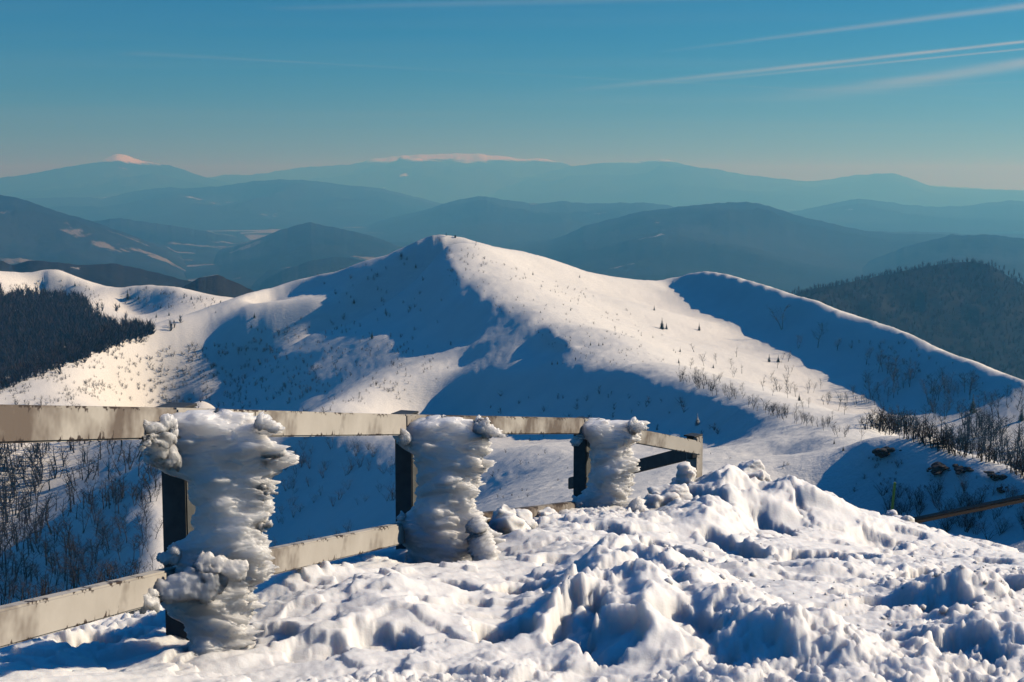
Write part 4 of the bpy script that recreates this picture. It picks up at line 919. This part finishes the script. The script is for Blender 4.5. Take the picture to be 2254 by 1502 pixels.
def spruce(seed, frost=0.0):
    r = np.random.default_rng(seed); C = Tubes(); T = Tubes(); T.seg((0, 0, -0.05), (0, 0, 0.95), 0.022, 0.006, 4)
    tiers = 11; fv, ff = C.v, C.f
    for k in range(tiers):
        t = k / (tiers - 1); z = 0.08 + 0.86 * t; R = (0.23 * (1 - t) ** 0.9 + 0.02) * r.uniform(0.85, 1.12); nb = 9 if t < 0.6 else 6
        for b in range(nb):
            a = 6.283 * b / nb + r.uniform(-.3, .3); rr_ = R * r.uniform(0.7, 1.15); wd = rr_ * 0.42; n0 = len(fv)
            dx, dy = math.cos(a), math.sin(a); sx, sy = -dy, dx
            fv += [np.array([0, 0, z + 0.07 * (1 - t) + 0.02]), np.array([dx * rr_ * .55 + sx * wd, dy * rr_ * .55 + sy * wd, z - 0.01]), np.array([dx * rr_, dy * rr_, z - 0.05 * (1 - t) - 0.01]), np.array([dx * rr_ * .55 - sx * wd, dy * rr_ * .55 - sy * wd, z - 0.01])]
            ff += [(n0, n0 + 1, n0 + 2), (n0, n0 + 2, n0 + 3)]
    fv += [np.array([0, 0, 1.0]), np.array([.02, 0, .88]), np.array([-.015, .015, .88]), np.array([-.01, -.02, .88])]; n0 = len(fv) - 4
    ff += [(n0, n0 + 1, n0 + 2), (n0, n0 + 2, n0 + 3), (n0, n0 + 3, n0 + 1)]
    return T, C
BARE = [(mk_mesh('trunk', t, M_BARK), mk_mesh('crown', c, M_TWIG)) for t, c in (bare_tree(500 + k, 1 if k < 6 else 2, 0.35, 30, 0.015) for k in range(9))]
SHRUB_T = [bare_tree(540 + k, 4, 0.6, 24, 0.013) for k in range(6)]
def joined(t, c):
    T = Tubes(); T.v = t.v + c.v; T.f = t.f + [tuple(i + len(t.v) for i in f) for f in c.f]; return T
SHRUB = [mk_mesh('bare_shrub', joined(*x), M_TWIG) for x in SHRUB_T]
SPR = [(mk_mesh('trunk', t, M_BARK), mk_mesh('crown', c, M_NEEDLE)) for t, c in (spruce(560 + k) for k in range(4))]
SPR_F = [(mk_mesh('trunk', t, M_BARK), mk_mesh('crown', c, M_FROST)) for t, c in (spruce(570 + k) for k in range(2))]
vr_ = np.random.default_rng(77)
def put_tree(name, pair, pos, h, label, cat, group):
    e = bpy.data.objects.new(name, None); COL.objects.link(e); e.empty_display_size = 0.2
    e.location = pos; e.scale = (h * vr_.uniform(.9, 1.25), h * vr_.uniform(.9, 1.25), h); e.rotation_euler = (0, 0, vr_.uniform(0, 6.28)); tag(e, label, cat, group)
    for nm, me in zip(('trunk', 'crown'), pair):
        o = bpy.data.objects.new(nm, me); COL.objects.link(o); o.parent = e
def put_shrub(name, me, pos, h, label, cat, group):
    o = bpy.data.objects.new(name, me); COL.objects.link(o); o.location = pos; o.scale = (h * vr_.uniform(.9, 1.4), h * vr_.uniform(.9, 1.4), h); o.rotation_euler = (0, 0, vr_.uniform(0, 6.28)); tag(o, label, cat, group)
FOREST_T = [joined(*bare_tree(600 + k, 1, 0.4, 8, 0.030)) for k in range(5)]
def brush(seed, n, spread, w):
    """very light leafless plant: a fan of thin slivers"""
    r = np.random.default_rng(seed); T = Tubes()
    for k in range(n):
        z0 = 0.0 if k < 3 else r.uniform(0.0, 0.65); a = r.uniform(0, 6.28); q = np.array([0, 0, z0]) + (r.normal(0, .03, 3) * (1, 1, 0)); L = 1.0 - z0 * 0.6
        e = q + np.array([math.cos(a) * spread * r.uniform(.2, 1), math.sin(a) * spread * r.uniform(.2, 1), r.uniform(.25, 1.0)]) * L * r.uniform(.45, 1)
        a2 = r.uniform(0, 6.28); s = np.array([math.cos(a2), math.sin(a2), 0]) * w * (1.5 if k < 3 else 1); n0 = len(T.v)
        T.v += [q - s, q + s, e]; T.f.append((n0, n0 + 1, n0 + 2))
    return T
BRUSH = [brush(660 + k, 20, 1.0, 0.022) for k in range(8)]; WOODB = [brush(670 + k, 36, 0.62, 0.028) for k in range(6)]
def stuff(name, items, protos, mat, label, cat):
    """many plants joined into one object: items = (pos, height)"""
    pv = [(np.array(t.v), np.array(t.f)) for t in protos]; V, Fc, n = [], [], 0
    for pos, h in items:
        v, f = pv[vr_.integers(len(pv))]; a = vr_.uniform(0, 6.28); c, s = math.cos(a), math.sin(a)
        V.append((v @ np.array([[c, s, 0], [-s, c, 0], [0, 0, 1]])) * (h * vr_.uniform(.9, 1.35), h * vr_.uniform(.9, 1.35), h) + pos); Fc.append(f + n); n += len(v)
    o = mesh_obj(name, np.concatenate(V), np.concatenate(Fc), mat, smooth=False); tag(o, label, cat, kind='stuff'); return o
def scatter(poly, n, hpx, weight=None, clump=0.0, seed=0):
    """pixels inside a polygon -> ground points with heights measured in pixels"""
    r = np.random.default_rng(seed + 900); poly = np.array(poly, float); out = []
    x0, y0 = poly.min(0); x1, y1 = poly.max(0); tries = 0
    while len(out) < n and tries < n * 40:
        tries += 1; px, py = r.uniform(x0, x1), r.uniform(y0, y1)
        if not in_poly(np.array(px), np.array(py), poly): continue
        if clump and perlin(np.array(px / 45.0 + seed), np.array(py / 30.0), 640) < r.uniform(-0.5, 0.35) * clump: continue
        if weight is not None and r.random() > weight(px, py): continue
        w_ = hit(px, py)
        if w_ is None: continue
        hp = r.uniform(*hpx)
        out.append((w_ - (0, 0, 0.05), hp * w_[1] / F, hp))
    return out
# the stand below the railing, seen between the two rails
stand = scatter([(0, 985), (345, 985), (345, 1290), (150, 1345), (0, 1345)], 185, (38, 72), lambda x, y: min(1, 0.35 + 0.5 * (x < 110) + 0.75 * max(0, (y - 1120) / 200)), 0.6, 1)
stand.sort(key=lambda q: q[0][1])
def where(p, cuts_x, cuts_y, nx_, ny_):
    px, py = project(*p); return nx_[int(np.searchsorted(cuts_x, px))], ny_[int(np.searchsorted(cuts_y, py))]
for k, (p, h, hp) in enumerate(stand[:115]):
    a, b = where(p, (120, 240), (1080, 1190), ('near the left picture edge', 'midway along the rail gap', 'close to the nearest post'), ('just under the top rail', 'halfway between the rails', 'just above the bottom rail'))
    put_tree('bare_tree', BARE[k % 9], p, h, f'{"tall" if hp > 55 else "short"} dark leafless tree {b}, {a}', 'tree', 'leafless trees between the rails left of the nearest post')
extra = [(p, h) for p, h, _ in stand[115:]]
extra += [(p, h) for p, h, _ in scatter([(-150, 985), (130, 985), (60, 1130), (230, 1250), (330, 1345), (-150, 1400)], 330, (34, 66), None, 0.2, 2)]
extra += [(p, h) for p, h, _ in scatter([(-150, 940), (250, 925), (350, 985), (330, 1120), (-150, 1200)], 240, (30, 55), None, 0.3, 25)]
stuff('leafless_thicket', extra, FOREST_T, M_TWIG, 'dense dark leafless thicket filling the gully between the rails', 'thicket')
# shrubs seen between the first and second posts
sh = scatter([(590, 985), (880, 985), (880, 1150), (600, 1230)], 75, (16, 34), lambda x, y: 1.0 if y < 1120 else 0.4, 0.8, 3)
for k, (p, h, hp) in enumerate(sh):
    a, b = where(p, (680, 780), (1045, 1110), ('nearer the first iced post', 'midway between the two posts', 'nearer the second iced post'), ('just under the top rail', 'halfway down the gap', 'just above the bottom rail'))
    put_shrub('bare_shrub', SHRUB[k % 6], p, h, f'{"tall" if hp > 25 else "low"} twiggy shrub {b}, {a}', 'shrub', 'shrubs seen between the first two iced posts')
# valley right of the main ridge
row = scatter([(1440, 775), (1560, 770), (1760, 800), (1960, 900), (2040, 960), (1900, 975), (1760, 930), (1640, 895), (1540, 862), (1470, 830)], 120, (14, 30), lambda x, y: 1.0, 0.7, 4)
row += scatter([(1490, 838), (1560, 845), (1700, 900), (1900, 965), (1890, 978), (1760, 938), (1640, 900), (1540, 868)], 70, (17, 32), None, 0.3, 5)
row.sort(key=lambda q: -q[2]); low_row = [(p, h) for p, h, _ in row[110:]]; row = row[:110]
for k, (p, h, hp) in enumerate(row):
    a, b = where(p, (1600, 1750, 1880), (840,), ('far left', 'mid left', 'mid right', 'far right'), ('higher', 'lower'))
    put_tree('bare_tree', BARE[k % 9], p, h, f'{"tall" if hp > 29 else "small"} thin leafless tree on the {b} sunlit valley side, {a} in its row', 'tree', 'leafless trees on the sunlit valley side')
sl_ = scatter([(1650, 700), (1760, 720), (2000, 830), (2254, 900), (2254, 1035), (2100, 965), (1960, 910), (1850, 840), (1700, 760)], 85, (26, 60), lambda x, y: 0.25 + 0.75 * sstep(1700, 2150, x) * (1 if y > 700 + (x - 1650) * 0.33 else 0.15), 0.9, 6)
sl_.sort(key=lambda q: -q[2]); low_row += [(p, h) for p, h, _ in sl_[74:]]; sl_ = sl_[:74]
for k, (p, h, hp) in enumerate(sl_):
    a, b = where(p, (1900, 2060, 2160), (850, 930), ('far from the spruces', 'left of the slim spruce', 'near the slim spruce', 'near the picture edge'), ('high', 'midway', 'low'))
    put_tree('bare_tree', BARE[k % 9], p, h, f'{"tall" if hp > 44 else "small"} leafless tree {b} on the shaded right slope, {a}', 'tree', 'leafless trees on the shaded right hand ridge')
th = [(p, h) for p, h, _ in scatter([(1900, 945), (1960, 925), (2087, 965), (2254, 1040), (2330, 1080), (2330, 1110), (2203, 1025), (2079, 1000), (1990, 968)], 420, (22, 44), None, 0.0, 7)]
th += [(p, h) for p, h, _ in scatter([(2120, 930), (2254, 960), (2330, 1000), (2330, 1080), (2254, 1045), (2100, 968)], 170, (26, 48), None, 0.0, 8)]
stuff('leafless_thicket', th + low_row, FOREST_T, M_TWIG, 'dense dark thicket along the valley bottom behind the rocky knoll', 'thicket')
# rocky knoll
kn = scatter([(1895, 1085), (1960, 1090), (2080, 1075), (2254, 1090), (2330, 1110), (2330, 1200), (2000, 1175)], 130, (24, 46), lambda x, y: 1.0 if x > 1960 else 0.35, 0.25, 9)
for k, (p, h, hp) in enumerate(kn):
    a, b = where(p, (2000, 2080, 2170), (1110, 1145), ('beside the yellow pole', 'left of the middle', 'right of the middle', 'near the picture edge'), ('above', 'behind', 'below'))
    put_shrub('bare_shrub', SHRUB[k % 6], p, h, f'{"tall" if hp > 36 else "low"} leafless shrub on the shaded knoll {b} the sloping bar, {a}', 'shrub', 'shrubs at the foot of the rocky knoll')
# small shrubs and grass tufts
tiny = []
for poly, n, hp, cl, sd in (([(250, 890), (320, 790), (380, 760), (480, 760), (570, 745), (690, 800), (720, 865), (650, 890)], 380, (6, 15), 0.9, 10),
                            ([(0, 860), (250, 755), (330, 740), (310, 800), (240, 890), (0, 890)], 300, (5, 12), 0.6, 11),
                            ([(0, 885), (720, 885), (880, 960), (590, 985), (0, 985)], 130, (10, 24), 0.5, 18),
                            ([(560, 720), (700, 690), (860, 760), (1000, 800), (930, 890), (730, 890), (640, 820)], 240, (4, 12), 0.6, 12),
                            ([(990, 560), (1160, 590), (1420, 700), (1500, 780), (1400, 820), (1240, 780), (1080, 680)], 210, (3, 8), 0.4, 13),
                            ([(960, 530), (1060, 540), (1080, 620), (1000, 640)], 40, (4, 10), 0.6, 14),
                            ([(0, 625), (60, 625), (400, 640), (500, 665), (420, 690), (200, 690), (150, 660), (0, 655)], 150, (3, 9), 0.5, 15),
                            ([(700, 610), (900, 560), (960, 600), (1030, 760), (880, 780), (760, 730)], 60, (6, 16), 0.9, 16),
                            ([(940, 960), (1250, 960), (1250, 1080), (1060, 1110), (900, 1050)], 45, (4, 12), 0.3, 17),
                            ([(1100, 850), (1500, 880), (1620, 960), (1200, 950), (1000, 900)], 42, (7, 24), 0.4, 19),
                            ([(1780, 690), (2000, 760), (2254, 870), (2254, 930), (1900, 800)], 60, (6, 16), 0.7, 20),
                            ([(1560, 1000), (1800, 1010), (1780, 1080), (1560, 1070)], 14, (5, 13), 0, 21),
                            ([(1880, 1000), (2254, 1070), (2254, 1090), (1880, 1085)], 50, (6, 18), 0.4, 22)):
    tiny += [(p, h) for p, h, _ in scatter(poly, n, hp, None, cl, sd)]
stuff('low_shrubs', tiny, BRUSH, M_TWIG, 'low dark shrubs and twig tufts dotted over the snowy hills', 'shrubs')
# dark wood in the left hollow and along its edges
wood = scatter([(-150, 668), (0, 664), (60, 655), (190, 668), (205, 700), (260, 722), (330, 728), (340, 735), (150, 805), (0, 860), (-150, 920)], 3600, (20, 34), None, 0.0, 30)
wood += scatter([(-150, 640), (60, 640), (220, 660), (300, 710), (420, 705), (380, 730), (200, 800), (0, 870), (-150, 920)], 220, (14, 28), None, 0.5, 31)
stuff('leafless_wood', [(p, h) for p, h, _ in wood], WOODB, M_TWIG, 'dense dark leafless wood filling the hollow at the left', 'wood')
# wood on the right hand hill
ww = []
r = np.random.default_rng(41); vs = np.array([v.co[:] for v in wooded.data.vertices]); wpx, wpy = project(vs[:, 0], vs[:, 1], vs[:, 2]); ok = np.where((wpx > 1650) & (wpx < 2420) & (wpy < 860) & (wpy > 560))[0]
for k in range(4800):
    v = vs[ok[r.integers(len(ok))]] + r.normal(0, 7, 3) * (1, 1, 0); ww.append((v + (0, 0, -1.0), r.uniform(6, 11)))
stuff('wooded_slope_trees', ww, WOODB, M_TWIG, 'dark winter trees covering the far right hand hill', 'wood')
# spruces: (px, py of the foot, height in pixels)
SPL = [(13, 660, 13), (30, 660, 10), (81, 627, 6), (94, 619, 6), (150, 657, 8), (161, 665, 8), (165, 630, 11), (135, 619, 6), (173, 647, 8), (179, 658, 6), (197, 638, 6), (281, 659, 23), (305, 659, 11), (116, 645, 8), (263, 677, 11), (344, 699, 11), (353, 679, 8), (372, 695, 10), (372, 678, 8), (401, 666, 7), (405, 657, 9), (421, 660, 11), (424, 668, 6), (436, 660, 9), (455, 659, 5), (486, 666, 6), (307, 712, 9)]
SPC = [(560, 699, 14), (553, 721, 8), (475, 689, 6), (819, 745, 19), (779, 669, 14), (915, 588, 11), (1276, 612, 8), (1173, 605, 10), (1195, 622, 5), (1224, 620, 5), (1256, 664, 6), (1256, 684, 8), (1266, 637, 5), (1290, 637, 5), (1285, 649, 6), (1129, 679, 6), (1190, 689, 6), (1300, 760, 9), (1318, 761, 9), (1327, 760, 9), (1215, 805, 10), (1227, 803, 9), (1239, 801, 5)]
SPR_R = [(1440, 683, 12), (1457, 724, 27), (1467, 725, 15), (1539, 728, 18), (1693, 798, 19), (1713, 797, 17), (1494, 799, 12), (1497, 775, 11), (1570, 810, 11), (1570, 857, 12), (1503, 825, 10), (1759, 882, 17), (2076, 978, 33), (2141, 910, 45), (2249, 925, 34), (1836, 978, 13), (1856, 992, 12)]
own = {(819, 745): 'lone dark spruce at the lower edge of the large summit shadow', (281, 659): 'tallest dark spruce on the snowy hill at the left', (1457, 724): 'tallest spruce on the broad sunlit slope, with a smaller one at its right foot', (1467, 725): 'small spruce at the right foot of the tallest sunlit spruce', (1539, 728): 'single spruce near the shadow edge on the sunlit slope', (2076, 978): 'dark spruce standing above the valley thicket behind the rocky knoll', (2141, 910): 'tall slim spruce on the shaded right hand slope',
       (2249, 925): 'dark spruce at the right edge on the shaded slope', (1836, 978): 'small spruce on the snow ridge left of the rocky knoll, the upper of two', (1856, 992): 'small spruce on the snow ridge left of the rocky knoll, the lower of two', (560, 699): 'small spruce on the lit flank above the left shadow', (779, 669): 'spruce inside the large summit shadow'}
for lst, lab, grp in ((SPL, 'small dark spruce on the distant snowy hill at the left', 'spruces on the left hill'), (SPC, 'tiny spruce dotted on the central snowy hill', 'spruces on the central hill'), (SPR_R, 'small spruce among leafless trees on the right valley side', 'spruces on the right valley side')):
    for k, (px, py, hp) in enumerate(lst):
        w_ = hit(px, py)
        if w_ is None: w_ = hit(px, py + 6)
        if w_ is None: continue
        put_tree('spruce_tree', SPR[k % 4], w_ - (0, 0, 0.1), hp * w_[1] / F, own.get((px, py), lab), 'tree', None if (px, py) in own else grp)
for px, py, hp, lab in ((1535, 938, 28, 'frost covered bush in the shaded hollow behind the end post'), (1446, 948, 13, 'small frosted spruce in the shaded hollow above the railing')):
    w_ = hit(px, py); put_tree('frosted_bush', SPR_F[0], w_, hp * w_[1] / F, lab, 'bush', None)
# ------------------------------------------------------------------ rocks, walker, summit marks
M_ROCK = plain('dark_rock', (0.045, 0.043, 0.045), 0.9, 1.3)
def outcrop(px, py, wpx, hpx, seed, label):
    w_ = hit(px, py)
    if w_ is None: return
    sc = w_[1] / F; r = np.random.default_rng(seed); L = Lumps()
    for q in range(16):
        L.add(np.array([r.uniform(-.5, .5) * wpx * sc, r.uniform(-.3, .3) * wpx * sc, r.uniform(-.5, .4) * hpx * sc]), np.array([wpx * .22, wpx * .16, hpx * .2]) * sc * r.uniform(.5, 1.1))
    V, Fc = L.get(); o = voxel_mesh('rock_outcrop', V, Fc, 0.12, M_ROCK, None, np.zeros(3), (0.5, 1.3, 3.0), (0.35, 0.2, 0.1), seed, 0)
    o.data.polygons.foreach_set('use_smooth', [False] * len(o.data.polygons)); o.location = w_ + (0, 0.3, -0.1); tag(o, label, 'rock')
for a in ((1958, 998, 72, 34, 701, 'dark rock outcrop on the crest of the knoll'), (2088, 1028, 66, 24, 702, 'slanting dark rock ledge in the middle of the knoll'), (2055, 1036, 20, 10, 703, 'small rock left of the slanting ledge'), (2130, 1036, 60, 14, 704, 'thin rock band right of the slanting ledge'), (2205, 1048, 60, 20, 705, 'dark rock ledge near the right end of the knoll'), (2215, 1074, 30, 10, 706, 'low rock band above the sloping bar'), (1996, 1030, 8, 5, 707, 'tiny rock in the snow below the crest outcrop')):
    outcrop(*a)
def walker(px, py):
    w_ = hit(px, py); L = Lumps()
    def limb(a, b, ra, rb, n=9):
        for k in range(n):
            t = k / (n - 1); L.add(np.array(a) + (np.array(b) - np.array(a)) * t, np.full(3, ra + (rb - ra) * t))
    limb((-.09, 0, .92), (-.10, .06, .50), .095, .065); limb((-.10, .06, .50), (-.10, -.10, .07), .062, .045); limb((-.10, -.10, .05), (-.10, .06, .04), .045, .04, 5)
    limb((.09, 0, .92), (.10, .20, .52), .095, .065); limb((.10, .20, .52), (.10, .22, .07), .062, .045); limb((.10, .22, .05), (.10, .38, .04), .045, .04, 5)
    limb((0, 0, .95), (0, .03, 1.18), .16, .15); limb((0, .03, 1.18), (0, .05, 1.42), .16, .17); limb((0, .05, 1.42), (0, .06, 1.56), .08, .06)
    L.add((0, .08, 1.66), (.085, .10, .12)); L.add((0, .175, 1.65), (.02, .025, .025))
    limb((-.20, .05, 1.42), (-.27, .0, 1.14), .06, .048); limb((-.27, .0, 1.14), (-.25, .18, .94), .046, .036); limb((.20, .05, 1.42), (.27, -.02, 1.14), .06, .048); limb((.27, -.02, 1.14), (.26, .16, .96), .046, .036)
    for sx in (-.25, .26):
        for q in range(4): limb((sx + (q - 1.5) * .018, .18, .93), (sx + (q - 1.5) * .02, .23, .87), .012, .009, 4)
    L.add((0, -.13, 1.25), (.15, .10, .22))
    V, Fc = L.get(); o = voxel_mesh('person', V, Fc, 0.016, plain('dark_clothes', (0.012, 0.012, 0.014), 0.9), None, np.zeros(3), (6,), (0.004,), 777, 1)
    o.location = w_; o.rotation_euler = (0, 0, 0.3); tag(o, 'person in dark clothes with a backpack walking up the snowy ridge', 'person')
walker(1267, 795)
def mark(name, px, py, hp, wpx, mat, label, cat):
    w_ = hit(px, py)
    for k in range(8):
        if w_ is None: py += 1; w_ = hit(px, py)
    if w_ is None: return
    sc = w_[1] / F; h, q = hp * sc, wpx * sc / 2
    bm = bevel_box([(-q, -q, -.4), (q, -q, -.4), (q, q, -.4), (-q, q, -.4), (-q * .7, -q * .7, h), (q * .7, -q * .7, h), (q * .7, q * .7, h), (-q * .7, q * .7, h)], q * 0.2, 1)
    me = bpy.data.meshes.new(name); bm.to_mesh(me); bm.free(); me.materials.append(mat); o = bpy.data.objects.new(name, me); COL.objects.link(o); o.location = w_; tag(o, label, cat)
mark('summit_post', 982, 521, 6, 1.2, M_BARK, 'thin dark post on the central summit', 'post')
mark('summit_cairn', 1002, 523, 5, 4, M_ROCK, 'dark cairn just right of the central summit', 'cairn')
mark('frosted_stake', 1048, 536, 6, 1.3, M_FROST, 'white frosted stake on the skyline right of the summit', 'stake')
